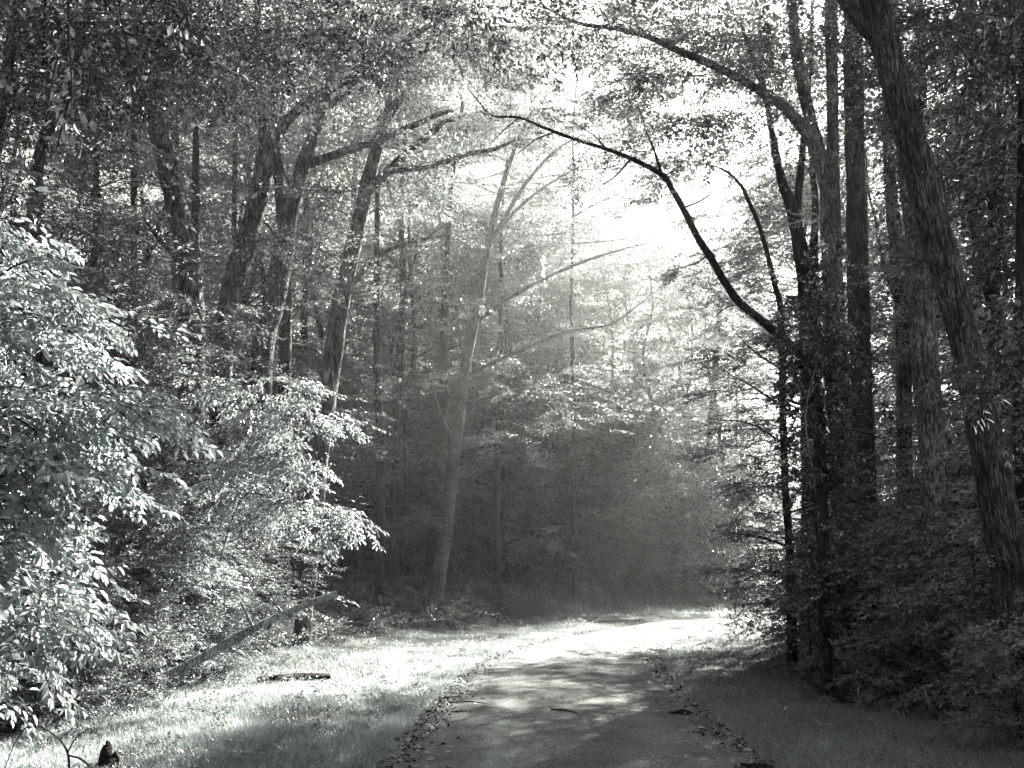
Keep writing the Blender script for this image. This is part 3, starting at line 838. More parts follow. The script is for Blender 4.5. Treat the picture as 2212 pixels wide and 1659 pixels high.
t = traced('beech_sapling', 'young tree with flat leafy layers reaching left over the road', 'tree', 15.2,
           [(1711, 1400, 22), (1706, 1192, 18), (1696, 1050, 16), (1690, 850, 14), (1687, 680, 13), (1675, 620, 12), (1655, 540, 10), (1637, 480, 9), (1615, 430, 8), (1600, 400, 7), (1560, 365, 4), (1500, 350, 2)], M_bark_dark,
           limbs=[[(1702, 1180, 6), (1640, 1160, 5), (1560, 1150, 2)], [(1706, 1240, 6), (1650, 1235, 4), (1590, 1262, 2)], [(1694, 960, 6), (1620, 915, 4), (1530, 905, 2)],
                  [(1698, 1060, 6), (1640, 1050, 4), (1560, 1075, 2)], [(1690, 800, 5), (1630, 760, 4), (1590, 720, 2)], [(1697, 1110, 5), (1760, 1090, 4), (1800, 1080, 2)],
                  [(1692, 880, 5), (1625, 835, 4), (1560, 800, 2)], [(1708, 1290, 5), (1660, 1300, 3), (1600, 1320, 2)]],
           blobs=[(1626, 1155, 15.1, 0.84, 0.6, 0.10, 24), (1621, 1240, 15.1, 0.67, 0.6, 0.10, 20), (1606, 915, 15.2, 0.84, 0.7, 0.14, 30), (1626, 1050, 15, 0.78, 0.7, 0.12, 28), (1626, 770, 15.4, 0.67, 0.6, 0.2, 22),
                  (1616, 845, 15.1, 0.67, 0.6, 0.13, 22), (1626, 980, 15.1, 0.78, 0.6, 0.12, 26), (1646, 1110, 15.1, 0.56, 0.6, 0.12, 19), (1636, 1310, 15, 0.5, 0.5, 0.10, 15), (1676, 700, 15.4, 0.56, 0.6, 0.35, 26), (1726, 980, 15.2, 0.56, 0.6, 0.6, 45), (1726, 1200, 15.2, 0.39, .6, .4, 26)],
           tset=S_LAYER, sscale=.62, nseg=10, per=4, along=16, seed=17, leaf=M_leaf_shade_tone)
traced('maple_tree', 'smooth grey trunk with a thin stem crossing behind the pale trunk', 'tree', 20,
       [(1958, 1300, 31), (1950, 660, 30), (1939, 553, 30), (1926, 430, 27), (1919, 280, 24), (1915, 80, 20), (1910, -80, 16)], M_bark,
       limbs=[[(1952, 680, 10), (1930, 630, 10), (1906, 560, 8), (1890, 470, 7), (1876, 410, 5), (1870, 330, 3)]],
       blobs=[(1930, 150, 21, 1.8, 1.8, 1.8, 40)], nseg=14, seed=18, leaf=M_leaf_shade_tone)
traced('oak_tree', 'dark trunk at the very right edge behind hanging leaves', 'tree', 10,
       [(2222, 1450, 34), (2206, 1000, 30), (2204, 800, 30), (2208, 600, 28), (2212, 300, 25), (2216, 0, 20), (2220, -150, 18)], M_bark_dark,
       blobs=[(2150, 120, 10.5, 1.0, 1.2, 1.1, 50), (2180, 420, 10.8, 0.8, 1.2, 0.9, 34)], nseg=14, seed=19, leaf=M_leaf_shade_tone)
traced('oak_tree', 'short dark length of trunk showing high among the right leaves', 'tree', 21,
       [(2010, 1350, 26), (2000, 700, 24), (1994, 300, 20), (1990, 100, 18), (1988, -80, 14)], M_bark_dark,
       blobs=[(2060, 120, 21, 2.2, 2.0, 1.8, 44)], nseg=10, seed=20, leaf=M_leaf_shade_tone)
# far bend
traced('pine_tree', 'pale hazy trunk glowing in a sunbeam where the road bends', 'tree', 52,
       [(1503, 1282, 22), (1512, 1150, 20), (1528, 1000, 17), (1543, 830, 14), (1553, 680, 10), (1560, 560, 6)], M_bark_pale,
       limbs=[[(1545, 800, 3), (1500, 780, 3), (1460, 790, 1)], [(1550, 700, 3), (1600, 670, 2), (1640, 660, 1)], [(1535, 900, 3), (1590, 880, 2), (1630, 890, 1)]],
       blobs=[(1550, 640, 52, 1.6, 1.6, 1.6, 16), (1540, 800, 52, 2.0, 2.0, 1.2, 14)], tset=S_FAR, sscale=.6, nseg=12, seed=21)
traced('pine_tree', 'second hazy trunk right beside the glowing one at the bend', 'tree', 55,
       [(1522, 1282, 16), (1524, 1150, 15), (1532, 980, 13), (1540, 860, 10), (1545, 700, 6)], M_bark_dark,
       blobs=[(1530, 760, 56, 2.0, 2.0, 1.8, 18)], tset=S_FAR, sscale=.6, nseg=10, seed=22)

# ------------------------------------------------------------------ vines on the black trunk
t = thing('climbing_vine', 'thick dark vine leaves wrapping the black arching trunk', 'vine', tuple(P(1783, 1440, 12.4)))
base = np.array(t.location)
g = Geo(); r = np.random.default_rng(5)
POS, DR = [], []
for (x, y, wd, n) in [(1790, 640, .22, 22), (1775, 700, .42, 55), (1765, 780, .50, 70), (1775, 860, .42, 60), (1790, 940, .36, 46), (1780, 1020, .34, 40), (1775, 1110, .30, 30), (1780, 1200, .26, 24), (1785, 1300, .2, 16), (1720, 740, .25, 20), (1800, 590, .12, 10)]:
    c = P(x, y, 12.5) - base
    p = c + r.normal(size=(n, 3)) * np.array([wd * 0.55, wd * 0.5, 0.30])
    dd = p - c; dd[:, 2] -= 0.15; dd += r.normal(size=dd.shape) * 0.1
    POS.append(p); DR.append(dd)
put_sprays(g, S_IVY, np.vstack(POS), np.vstack(DR), 0.75, 3, roll=0.8)
o = link('foliage', g.mesh('foliage', [M_ivy, M_twig]), t)
for k, pts in enumerate([[(1770, 760, 4), (1740, 900, 4), (1762, 1050, 3)], [(1800, 560, 4), (1815, 700, 4), (1850, 770, 3), (1880, 830, 2)], [(1745, 860, 4), (1770, 830, 3), (1788, 910, 3)]]):
    gl = Geo()
    tube(gl, np.array([P(a, b, 12.0) for a, b, c in pts]) - base, [W(b, 12, c) / 2 for a, b, c in pts], 6, per=6)
    link('stem', gl.mesh('stem', [M_wood], smooth=True), t)

# ------------------------------------------------------------------ woods: copies of the tree kinds
r = np.random.default_rng(77)


def scatter(n, x0, x1, y0, y1, ok, tries=4000, mind=2.5, seed=0):
    rr = np.random.default_rng(seed)
    out = []
    for _ in range(tries):
        if len(out) >= n: break
        x, y = rr.uniform(x0, x1), rr.uniform(y0, y1)
        if not ok(x, y): continue
        if any((x - a) ** 2 + (y - b) ** 2 < mind * mind for a, b in out): continue
        out.append((x, y))
    return out


def L1(x, y): return float(lat(x, y)[0])


# tall woods left and beyond
TA, TE = math.tan(SUN_AZ), math.tan(SUN_EL) / math.cos(SUN_AZ)


def T(x, y): return x - TA * y                    # offset across the sun's direction


OPEN = [(x, y, .1) for x in (-4.4, -3.6) for y in (8, 10, 12)] + [(x, y, .2) for x in (-3.0, -2.0) for y in (12, 15, 18, 21)]
OPEN += [(.6, 21.5, 0), (2, 23, 0), (3.5, 25, 0), (5, 28, 0), (7, 31, 0), (9.5, 34.5, 0), (12, 37, 0), (15, 39.5, 0)]
OPEN += [tuple(P(x, y, d)) for x, y in ((60, 500), (100, 800), (60, 1100), (100, 1300)) for d in (5.5,)]
OPEN += [tuple(P(x, y, d)) for x, y in ((250, 700), (350, 850), (450, 1000), (600, 950), (600, 1150), (700, 1090), (450, 1250), (350, 1400)) for d in (12,)]
OPEN += [tuple(P(x, y, d)) for x, y in ((1150, 760), (1030, 830), (930, 900), (850, 980)) for d in (20, 25)]
OPEN = np.array(OPEN)


def clear(x, y, ht, base, R, most=0):
    """does a crown standing here leave the sunny places in the sun?"""
    dy = y - OPEN[:, 1]
    off = np.abs((x - OPEN[:, 0] - TA * dy)) * math.cos(SUN_AZ)
    zz = OPEN[:, 2] + TE * dy
    half = np.sqrt(np.maximum(0, 1 - (off / R) ** 2)) * R
    b = (dy > 0) & (off < R * .9) & (zz - half * .6 < ht) & (zz + half * .6 > base * ht)
    return int(b.sum()) <= most


for k, (x, y) in enumerate(scatter(30, -45, 4, 24, 80, lambda x, y: L1(x, y) < -9 and x < 2 + (y - 30) * 0.05 and clear(x, y, 26, .34, 4.4), mind=4.2, seed=1)):
    plant_tree('canopy_tree', K_CANOPY[k % 2], x, y, 'tall background tree with leafy crown deep in the left woods', 'tree', 'tall trees deep in the left woods', s=r.uniform(.85, 1.15), rz=r.uniform(0, 6.28))
for k, (x, y) in enumerate(scatter(52, -30, 3, 21, 58, lambda x, y: L1(x, y) < -8.5 and clear(x, y, 20, .08, 3.5), mind=3.0, seed=12)):
    plant_tree('leafy_tree', K_WALL[k % 2], x, y, 'tree leafed almost to the ground between the left trunks', 'tree', 'low leafed trees in the left woods', s=r.uniform(.6, 1.0), rz=r.uniform(0, 6.28))
for k, (x, y) in enumerate(scatter(8, -6, 3, 40, 58, lambda x, y: L1(x, y) < -7 and clear(x, y, 25, .1, 3.7, 1), mind=3.4, seed=13)):
    plant_tree('leafy_tree', K_GLOW[k % 3], x, y, 'tall leafy tree in the sunlit haze left of the road bend', 'tree', 'tall leafy trees in the haze', s=r.uniform(.85, 1.05), rz=r.uniform(0, 6.28), leaf=M_leaf_lit_tone)
for k, (x, y) in enumerate([(8.0, 57), (13, 64), (18, 66)]):
    plant_tree('thin_tree', K_CANOPY_THIN[k % 3], x, y, 'tall thin-leaved tree standing in the bright gap over the road', 'tree', 'thin-leaved trees in the bright gap', s=r.uniform(1.0, 1.25), rz=r.uniform(0, 6.28))
for k, (x, y) in enumerate(scatter(30, 8, 45, 14, 70, lambda x, y: L1(x, y) > 7 and y > 19 and clear(x, y, 24, .34, 4.2), mind=4.2, seed=2)):
    plant_tree('canopy_tree', K_CANOPY[k % 2], x, y, 'tall background tree with leafy crown deep in the right woods', 'tree', 'tall trees deep in the right woods', s=r.uniform(.8, 1.05), rz=r.uniform(0, 6.28))
for k, (x, y, s_) in enumerate([(8.3, 50, .96), (11.4, 54, .98), (6.2, 54, 1.0), (3.4, 50, 1.0), (1.0, 46, .95), (12.3, 51, .86)]):  # last crown added to block sun on the haze by the bend
    plant_tree('leafy_tree', K_WALL[k % 2], x, y, 'dense dark leafy tree just left of the bright road bend', 'tree', 'dense leafy trees left of the bend', s=s_, rz=k * 2.3, leaf=M_leaf_shade_tone)
for k, (x, y, s_) in enumerate([(14.2, 55, 1.1), (5, 60, 1.35), (9.2, 62, 1.35), (1, 58, 1.3), (13.5, 62, 1.35)]):
    plant_tree('thin_tree', K_SPARSE[k % 3], x, y, 'sparse sunlit tree whose leaves glow in the gap over the bend', 'tree', 'sparse glowing trees in the gap', s=s_, rz=k * 1.3, leaf=M_leaf_lit_tone)
for k, (x, y, s_, lab) in enumerate([(2.8, 38.5, 1.12, 'tall tree added right of the sunbeam trunk, its high crown blocking sun'), (-0.6, 36, 1.05, 'tall tree added behind the sunbeam trunk, its high crown blocking sun')]):  # added crowns, bare below, shaped to block sun above the shaft
    plant_tree('high_crowned_tree', K_TOP, x, y, lab, 'tree', s=s_, rz=k * 2.1 + .4)
plant_tree('high_crowned_tree', K_HIGH, 10.8, 29.3, 'added tree whose dense high crown blocks sun before the bend', 'tree', rz=.7, s=.9)  # added crown, placed and sized to block sun on road and haze
for k, (x, y, s_) in enumerate([(6.9, 18.6, .6), (7.8, 22.0, .7), (9.4, 25.5, .8), (12.2, 29, .9), (15.6, 33.5, .9)]):
    plant_tree('thin_tree', K_AIRY[k % 2], x, y, 'leafy tree behind the trunks beside the right verge', 'tree', 'leafy trees beside the right verge', s=s_, rz=k * 1.1)
for k, (x, y, s_) in enumerate([(12.6, 21.5, 1.0), (13.5, 17, .9), (15.5, 26, 1.0), (14.0, 12.5, .9), (17.5, 21, 1.)]):
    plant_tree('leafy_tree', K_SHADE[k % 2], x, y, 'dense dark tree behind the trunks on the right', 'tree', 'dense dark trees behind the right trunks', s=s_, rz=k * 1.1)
for k, (x, y) in enumerate(scatter(64, -12, 75, 58, 125, lambda x, y: L1(x, y) < -8 and clear(x, y, 24, .09, 3.7, 1) and not (.215 < x / y < .335 and y < 100), mind=4.4, seed=3)):
    plant_tree('leafy_tree', K_WALL[k % 2], x, y, 'sunlit hazy leafy tree beyond the road bend', 'tree', 'hazy trees beyond the road bend', s=r.uniform(.38, .55) if .17 < x / y < .36 else r.uniform(.8, 1.15), rz=r.uniform(0, 6.28), leaf=M_leaf_lit_tone)
for k, (x, y) in enumerate(scatter(40, -110, 130, 90, 150, lambda x, y: L1(x, y) < -10 or x > 60, mind=7, seed=4)):
    plant_tree('canopy_tree', K_CANOPY[k % 2], x, y, 'distant tree closing the view behind the whole wood', 'tree', 'distant trees closing the view', s=r.uniform(.75, 1.0), rz=r.uniform(0, 6.28))
# understory
for k, (x, y) in enumerate(scatter(26, -24, -4.5, 17, 48, lambda x, y: L1(x, y) < -8.5, mind=2.8, seed=5)):
    plant_tree('understory_tree', K_UNDER[k % 2], x, y, 'small understory tree with layered leaves in the left woods', 'tree', 'understory trees in the left woods', s=r.uniform(.6, 1.0), rz=r.uniform(0, 6.28))
for k, (x, y) in enumerate(scatter(20, 5.5, 26, 17, 48, lambda x, y: L1(x, y) > 6 and x > 8.8 + 0.24 * (y - 13), mind=2.8, seed=6)):
    plant_tree('understory_tree', K_UNDER[k % 2], x, y, 'small understory tree with layered leaves in the right woods', 'tree', 'understory trees in the right woods', s=r.uniform(.6, .95), rz=r.uniform(0, 6.28), leaf=M_leaf_lit_tone)
for k, (x, y) in enumerate(scatter(18, -10, 14, 44, 60, lambda x, y: L1(x, y) < -10 - 0.0 * x and x / y < 0.23, mind=2.8, seed=7)):
    plant_tree('hemlock_tree', K_HEM[k % 2], x, y, 'dark drooping evergreen behind the field at the road bend', 'tree', 'dark evergreens behind the field', s=r.uniform(.6, .9), rz=r.uniform(0, 6.28))
for k, (x, y) in enumerate(scatter(34, 2, 60, 60, 80, lambda x, y: L1(x, y) < -5 and not .22 < x / y < .335, mind=3.0, seed=8)):
    plant_tree('understory_tree', K_UFAR[k % 2], x, y, 'low hazy tree at the edge of the sunlit road bend', 'tree', 'low hazy trees at the road bend', s=r.uniform(.7, 1.0), rz=r.uniform(0, 6.28))
for k, (x, y) in enumerate(scatter(26, -9, 14, 42, 58, lambda x, y: L1(x, y) < -8.5 and x / y < 0.25, mind=2.2, seed=27)):
    plant_tree('understory_tree', K_UFAR[k % 2], x, y, 'low dark leafy tree in the shade behind the field', 'tree', 'low dark trees behind the field', s=r.uniform(.6, 1.05), rz=r.uniform(0, 6.28), leaf=M_leaf_shade_tone)
for k, (x, y, s_) in enumerate([(-1.5, 42, .8), (1.2, 43.5, .7), (4.0, 45, .75), (6.6, 46.5, .85), (9.0, 48.0, .72), (2.6, 47.5, 1.0), (-4.2, 43, .9), (11.2, 50, .6), (5.2, 49.5, .95)]):
    plant_tree('beech_tree', K_DROOP[k % 2], x, y, 'beech with broad drooping sprays behind the field', 'tree', 'drooping beeches behind the field', s=s_, rz=k * 1.9)
# trees beside and behind the viewer, whose crowns roof the lane
for k, (x, y) in enumerate([(-8, -4), (-10, 3), (-5, -16), (-16, -8), (-14, 9), (-22, 2), (-12, -22), (12, -30), (24, 8), (26, -4)]):
    plant_tree('canopy_tree', K_MIDC[0], x, y, 'tall tree beside the lane behind the viewpoint', 'tree', 'tall trees beside the lane behind the viewpoint', s=1.0 + 0.1 * (k % 3), rz=k * 1.7)

for k, (x, y) in enumerate([(0, -30), (-4, -26), (5, -34), (-11, -14), (-12, -3), (-18, -14), (22, -24), (0, -38), (-9, -27), (14, -36), (-20, 6), (-16, 14), (-14, 4)]):  # added out of view to cut sky fill from behind
    plant_tree('leafy_tree', K_SHADE[k % 2], x, y, 'unseen dense tree added behind the viewpoint to cut sky fill', 'tree', 'unseen dense trees added behind the viewpoint to cut sky fill', s=1.0 + 0.1 * (k % 3), rz=k * 1.7)

# ------------------------------------------------------------------ left bank shrubs
def shrub(x, y, s, k, label, group=None, name='leafy_shrub'):
    return plant_tree(name, K_SHRUB[k % 2], x, y, label, 'shrub', group, s=s, rz=k * 1.3, leaf=M_leaf_lit_tone)  # brighter leaf copy lifts the shaded right side


LS = [(-5.0, 9.8, .42), (-5.7, 10.4, .6), (-5.3, 11.8, .62), (-4.9, 12.9, .5), (-6.8, 11.3, .85), (-6.3, 12.9, .85), (-5.7, 14.1, .72), (-5.0, 14.8, .5), (-7.6, 9.8, .85), (-7.9, 12.4, 1.05), (-7.0, 14.6, .95),
      (-6.0, 15.8, .7), (-8.9, 13.8, 1.2), (-8.5, 11.0, 1.05), (-9.5, 15.8, 1.2), (-7.9, 16.6, 1.0), (-4.7, 11.0, .3), (-4.6, 13.8, .34), (-6.6, 9.2, .66), (-5.7, 8.8, .42), (-10.7, 12.7, 1.25), (-6.6, 17.7, .7), (-5.4, 16.8, .45), (-11.5, 16.5, 1.3), (-10, 9.5, 1.15), (-6.2, 10.2, .7), (-7.2, 13.2, .8), (-8.5, 18.5, 1.1)]
for k, (x, y, s) in enumerate(LS):
    plant_tree('leafy_shrub', K_BUSH[k % 2], x, y, 'bright leafy shrub massed along the left lawn edge', 'shrub', 'bright shrubs along the left lawn edge', s=s, rz=k * 1.3, leaf=M_leaf if k % 3 == 1 else None)
for k, (x, y, s) in enumerate([(9.2, 12, .8), (9.0, 16.4, .75), (10.5, 15, 1.1), (10, 10, .95), (10.4, 20.8, .9), (12, 13.5, 1.1)]):
    plant_tree('leafy_shrub', K_BUSHD[k % 2], x, y, 'tall dark bush among the trunks on the right', 'shrub', 'tall dark bushes among the right trunks', s=s, rz=k * 1.9, leaf=M_leaf_lit_tone)  # leaf colour raised to brighten these shaded bushes
for k, (x, y, s) in enumerate([(-6.4, 13.6, .74), (-5.6, 14.8, .6), (-7.7, 14.9, .85), (-4.9, 15.6, .42), (-7.0, 12.2, .74), (-8.7, 13.2, .95), (-6.6, 16.4, .7), (-8.0, 10.8, .8)]):
    plant_tree('young_tree', K_UNDERP[k % 2], x, y, 'pale young tree standing behind the bright shrubs on the left', 'tree', 'pale young trees behind the left shrubs', s=s, rz=k * 2.2, leaf=M_leaf)
RSH = [(5.0, 13.8, .7), (5.3, 12.6, .75), (5.2, 15.5, .8), (5.0, 10.9, .6), (5.6, 9.6, .65), (6.1, 11.4, 1.0), (6.4, 13.6, .8), (5.9, 8.2, .7), (6.8, 9.8, 1.1), (7.4, 12.0, 1.0), (7.8, 15.0, 1.1), (5.9, 17.2, .6), (6.9, 17.0, .9), (4.7, 8.4, .4), (5.2, 7.3, .55), (8.6, 10.2, 1.3), (9.4, 13.2, 1.6), (6.6, 7.6, .9), (8.0, 18.4, 1.0), (6.9, 20.5, .6), (8.2, 22.5, .7)]
for k, (x, y, s) in enumerate(RSH):
    shrub(x, y, s, k + 1, 'shaded leafy shrub in the dark right undergrowth', 'shaded shrubs in the right undergrowth')

# ------------------------------------------------------------------ big-leaved saplings at the left edge, each near leaf its own object
def leaf_mesh(name, L, wr, mat):
    g = Geo()
    n = 6
    s = np.linspace(0, 1, n)
    half = np.array([0.02, 0.30, 0.46, 0.44, 0.26, 0.0]) * wr * L
    cz = -0.16 * L * s ** 2
    mid = np.stack([s * L, 0 * s, cz], -1)
    lf = np.stack([s * L, half, cz + 0.25 * half], -1)
    rt = np.stack([s * L, -half, cz + 0.25 * half], -1)
    V = np.vstack([mid, lf, rt])
    F_ = []
    for a in range(n - 1):
        F_.append([a, a + 1, n + a + 1, n + a]); F_.append([a, 2 * n + a, 2 * n + a + 1, a + 1])
    g.add(V, F_, 0, 0.5)
    return g.mesh(name, [mat])


LEAFM = [leaf_mesh('leaf', 0.10, .50, M_leaf_lit_tone), leaf_mesh('leaf', 0.07, .5, M_leaf_lit_tone), leaf_mesh('leaf', 0.12, .42, M_leaf_lit_tone)]


def mat_to_euler(Rm):
    from mathutils import Matrix
    return Matrix([list(map(float, row)) for row in Rm]).to_euler()


def leafy_plant(name, label, cat, root, stems, n_single, fill, seed, scale=1.0, meshes=LEAFM, group=None, mat=None):
    """stems: list of traced (x, y, d) lists; n_single leaves as objects, fill: sprays joined as one mass"""
    rr = np.random.default_rng(seed)
    root = np.asarray(root, float)
    t = thing(name, label, cat, tuple(root), group)
    cand = []
    for st in stems:
        pts = np.array([P(*q) for q in st]) - root
        rad = np.linspace(0.012, 0.003, len(pts)) * scale
        g1 = Geo()
        q = tube(g1, pts, rad, 6, per=5)
        link('stem', g1.mesh('stem', [M_twig], smooth=True), t)
        cand.append(q[:, :3])
    tot = sum(len(c) for c in cand)
    for c in cand:
        m = int(round(n_single * len(c) / tot))
        idx = np.sort(rr.random(m)) * (len(c) - 1)
        pb = np.stack([np.interp(idx, np.arange(len(c)), c[:, a]) for a in range(3)], -1)
        tg = np.gradient(c, axis=0)
        tp = np.stack([np.interp(idx, np.arange(len(c)), tg[:, a]) for a in range(3)], -1)
        tp /= np.linalg.norm(tp, axis=1)[:, None] + 1e-9
        sd = np.where(np.arange(m) % 2, 1, -1)[:, None]
        side = np.cross(tp, [0, 0, 1.0]); side /= np.linalg.norm(side, axis=1)[:, None] + 1e-9
        dr = tp * 0.6 + side * sd * 0.8 + rr.normal(size=(m, 3)) * 0.3
        dr[:, 2] -= 0.25
        Rm = rot_from(dr, 0.35, rr)
        off = side * sd * 0.07 + rr.normal(size=(m, 3)) * 0.05
        for a in range(m):
            o = link('leaf', meshes[int(rr.integers(len(meshes)))], t, tuple(pb[a] + off[a]))
            o.rotation_euler = mat_to_euler(Rm[a])
            s = scale * rr.uniform(.45, 1.3); o.scale = (s, s * rr.uniform(.8, 1.15), s)
    if fill:
        gc = Geo()
        for k, b in enumerate(fill):
            pos, dr = blob_points(P(b[0], b[1], b[2]) - root, b[3:6], int(b[6]), rr, clump=.5, per=5)
            dr[:, 2] -= 0.25
            put_sprays(gc, S_NEAR, pos, dr, scale * (0.8 + 0.4 * rr.random(len(pos))), seed + k)
        o = link('foliage', gc.mesh('foliage', [mat or M_leaf_lit_tone, M_twig]), t)
        o['kind'] = 'stuff'
    return t


def groot(x, y, d):
    p = P(x, y, d); return (p[0], p[1], h1(p[0], p[1]))


leafy_plant('big_leaved_sapling', 'sunlit sapling with large leaves topping the left edge', 'shrub', (-4.2, 6.6, h1(-4.2, 6.6)),
            [[(-155, 1650, 6.4), (-135, 1100, 6.2), (-75, 700, 6.2), (-5, 480, 6.2), (55, 380, 6.1)], [(-75, 700, 6.2), (-5, 600, 6.1), (75, 560, 6.0), (110, 590, 5.9)], [(-85, 780, 6.2), (-15, 700, 6.1), (65, 680, 6.0), (100, 720, 5.9)],
             [(-55, 600, 6.2), (-35, 480, 6.2), (-55, 400, 6.2)]],
            200, [(-35, 520, 6.4, .36, .5, .30, 34), (5, 620, 6.3, .34, .5, .28, 36), (-55, 700, 6.4, .5, .5, .3, 44), (15, 730, 6.3, .25, .4, .2, 22), (-75, 420, 6.6, .35, .5, .2, 18)], 100)
leafy_plant('big_leaved_sapling', 'sunlit sapling whose large leaves droop at mid left edge', 'shrub', (-4.0, 6.2, h1(-4.0, 6.2)),
            [[(-155, 1650, 6.0), (-135, 1200, 5.9), (-55, 950, 5.9), (45, 860, 5.8), (145, 820, 5.8), (205, 850, 5.7)], [(-65, 960, 5.9), (5, 900, 5.8), (75, 930, 5.8), (105, 1000, 5.7)], [(-115, 1000, 5.9), (-65, 850, 5.8), (-15, 800, 5.8)]],
            200, [(-35, 860, 6.1, .4, .4, .22, 40), (95, 850, 6.0, .30, .4, .13, 26), (5, 960, 6.0, .34, .4, .2, 34), (-75, 960, 6.1, .3, .4, .25, 22)], 101)
leafy_plant('big_leaved_sapling', 'sunlit sapling with hanging leaves low at the left edge', 'shrub', (-3.9, 5.9, h1(-3.9, 5.9)),
            [[(-145, 1650, 5.7), (-115, 1300, 5.7), (-35, 1120, 5.6), (35, 1080, 5.5), (85, 1130, 5.5)], [(-95, 1250, 5.7), (-25, 1220, 5.6), (45, 1260, 5.5)], [(-115, 1400, 5.7), (-55, 1330, 5.6), (15, 1320, 5.5)], [(-95, 1150, 5.7), (-35, 1050, 5.6), (55, 1010, 5.6)]],
            220, [(-35, 1100, 5.8, .34, .4, .26, 44), (-5, 1240, 5.8, .26, .4, .2, 30), (-75, 1280, 5.8, .3, .4, .3, 34), (-75, 1450, 5.9, .25, .4, .12, 14)], 102)
# a long spray reaching out over the trunks
leafy_plant('reaching_branch', 'bright leafy bough reaching right in front of the tall knotted trunk', 'branch', groot(500, 1450, 12.5),
            [[(450, 1300, 12.5), (520, 1080, 12.4), (600, 1080, 12.3), (690, 1090, 12.2), (785, 1080, 12.2)], [(600, 1080, 12.3), (680, 1115, 12.2), (765, 1130, 12.2)], [(500, 1000, 12.6), (600, 920, 12.5), (700, 920, 12.5)], [(560, 1000, 12.6), (650, 980, 12.5), (720, 985, 12.5)]],
            120, [(670, 1085, 12.2, .6, .5, .09, 30), (720, 1112, 12.2, .3, .35, .06, 10), (620, 900, 12.5, .6, .5, .16, 34), (640, 980, 12.5, .5, .4, .1, 20), (540, 1010, 12.6, .6, .5, .3, 34), (560, 830, 12.8, .7, .6, .18, 34)], 103, scale=.9)

# hanging twigs, top left
SM = [leaf_mesh('leaf', 0.085, .62, M_leaf), leaf_mesh('leaf', 0.07, .58, M_leaf)]
leafy_plant('hanging_branch', 'thin hanging twig with separate oval leaves at upper left', 'branch', tuple(P(170, -160, 5.0)),
            [[(150, -150, 5.0), (148, 60, 5.0), (155, 180, 5.0), (150, 300, 5.0)], [(150, 100, 5.0), (120, 140, 5.0), (100, 260, 5.0)], [(155, 200, 5.0), (140, 250, 5.0), (120, 330, 5.0)]], 90, None, 110, scale=.9, meshes=SM)
leafy_plant('hanging_branch', 'bare dark twig hanging with few leaves near the top left', 'branch', tuple(P(260, -160, 5.2)),
            [[(240, -150, 5.2), (265, 60, 5.2), (300, 160, 5.2), (320, 210, 5.2)], [(270, 70, 5.2), (300, 90, 5.2), (295, 150, 5.2)]], 26, None, 111, scale=.8, meshes=SM)
leafy_plant('hanging_branch', 'long dark twig slanting down right through the top left leaves', 'branch', tuple(P(380, -160, 6)),
            [[(360, -150, 6), (400, 30, 6), (440, 110, 6), (500, 165, 6)], [(400, 30, 6), (380, 80, 6), (405, 92, 6)]], 50, None, 112, scale=.8, meshes=SM)
leafy_plant('hanging_branch', 'bright pair of leaves hanging at the left border', 'branch', tuple(P(-40, 60, 4.6)),
            [[(-60, 80, 4.6), (-10, 130, 4.6), (20, 160, 4.6)], [(-40, -60, 4.6), (10, -20, 4.6), (50, 10, 4.6)]], 22, None, 113, scale=.9, meshes=SM)
leafy_plant('hanging_branch', 'dark leafy branch hanging at the right border beside the leaning trunk', 'branch', tuple(P(2300, 560, 7)),
            [[(2300, 560, 7), (2230, 700, 7), (2150, 740, 6.9), (2080, 800, 6.9)], [(2240, 690, 7), (2190, 800, 6.9), (2130, 880, 6.8)], [(2240, 640, 7), (2180, 650, 6.9), (2120, 690, 6.9)], [(2250, 760, 7), (2210, 880, 7), (2180, 960, 6.9)]],
            180, [(2195, 740, 7.2, .22, .4, .26, 22), (2205, 860, 7.2, .2, .4, .25, 16)], 114, scale=.9, meshes=SM, mat=M_leaf_shade_tone)
# canopy overhead at the top left: a bough of a tree beside the viewer
def overhead(label, name, blobs, seed, d0, tset=S_NEAR, scale=.8, mat=None):
    rr = np.random.default_rng(seed)
    root = P(blobs[0][0], -300, d0)
    t = thing(name, label, 'branch', tuple(root))
    gc = Geo(); gb = Geo()
    prev = np.zeros(3)
    for k, b in enumerate(blobs):
        c = P(b[0], b[1], b[2]) - root
        tube(gb, [prev, (prev + c) / 2 + rr.normal(size=3) * .1, c], [.03, .02, .008], 6, per=4)
        pos, dr = blob_points(c, b[3:6], int(b[6]), rr, clump=.5, per=5)
        put_sprays(gc, tset, pos, dr, scale * (0.8 + 0.4 * rr.random(len(pos))), seed + k, roll=.35)
    link('bough', gb.mesh('bough', [M_twig], smooth=True), t)
    o = link('foliage', gc.mesh('foliage', [mat or M_leaf_shade_tone, M_twig]), t)
    o['kind'] = 'stuff'


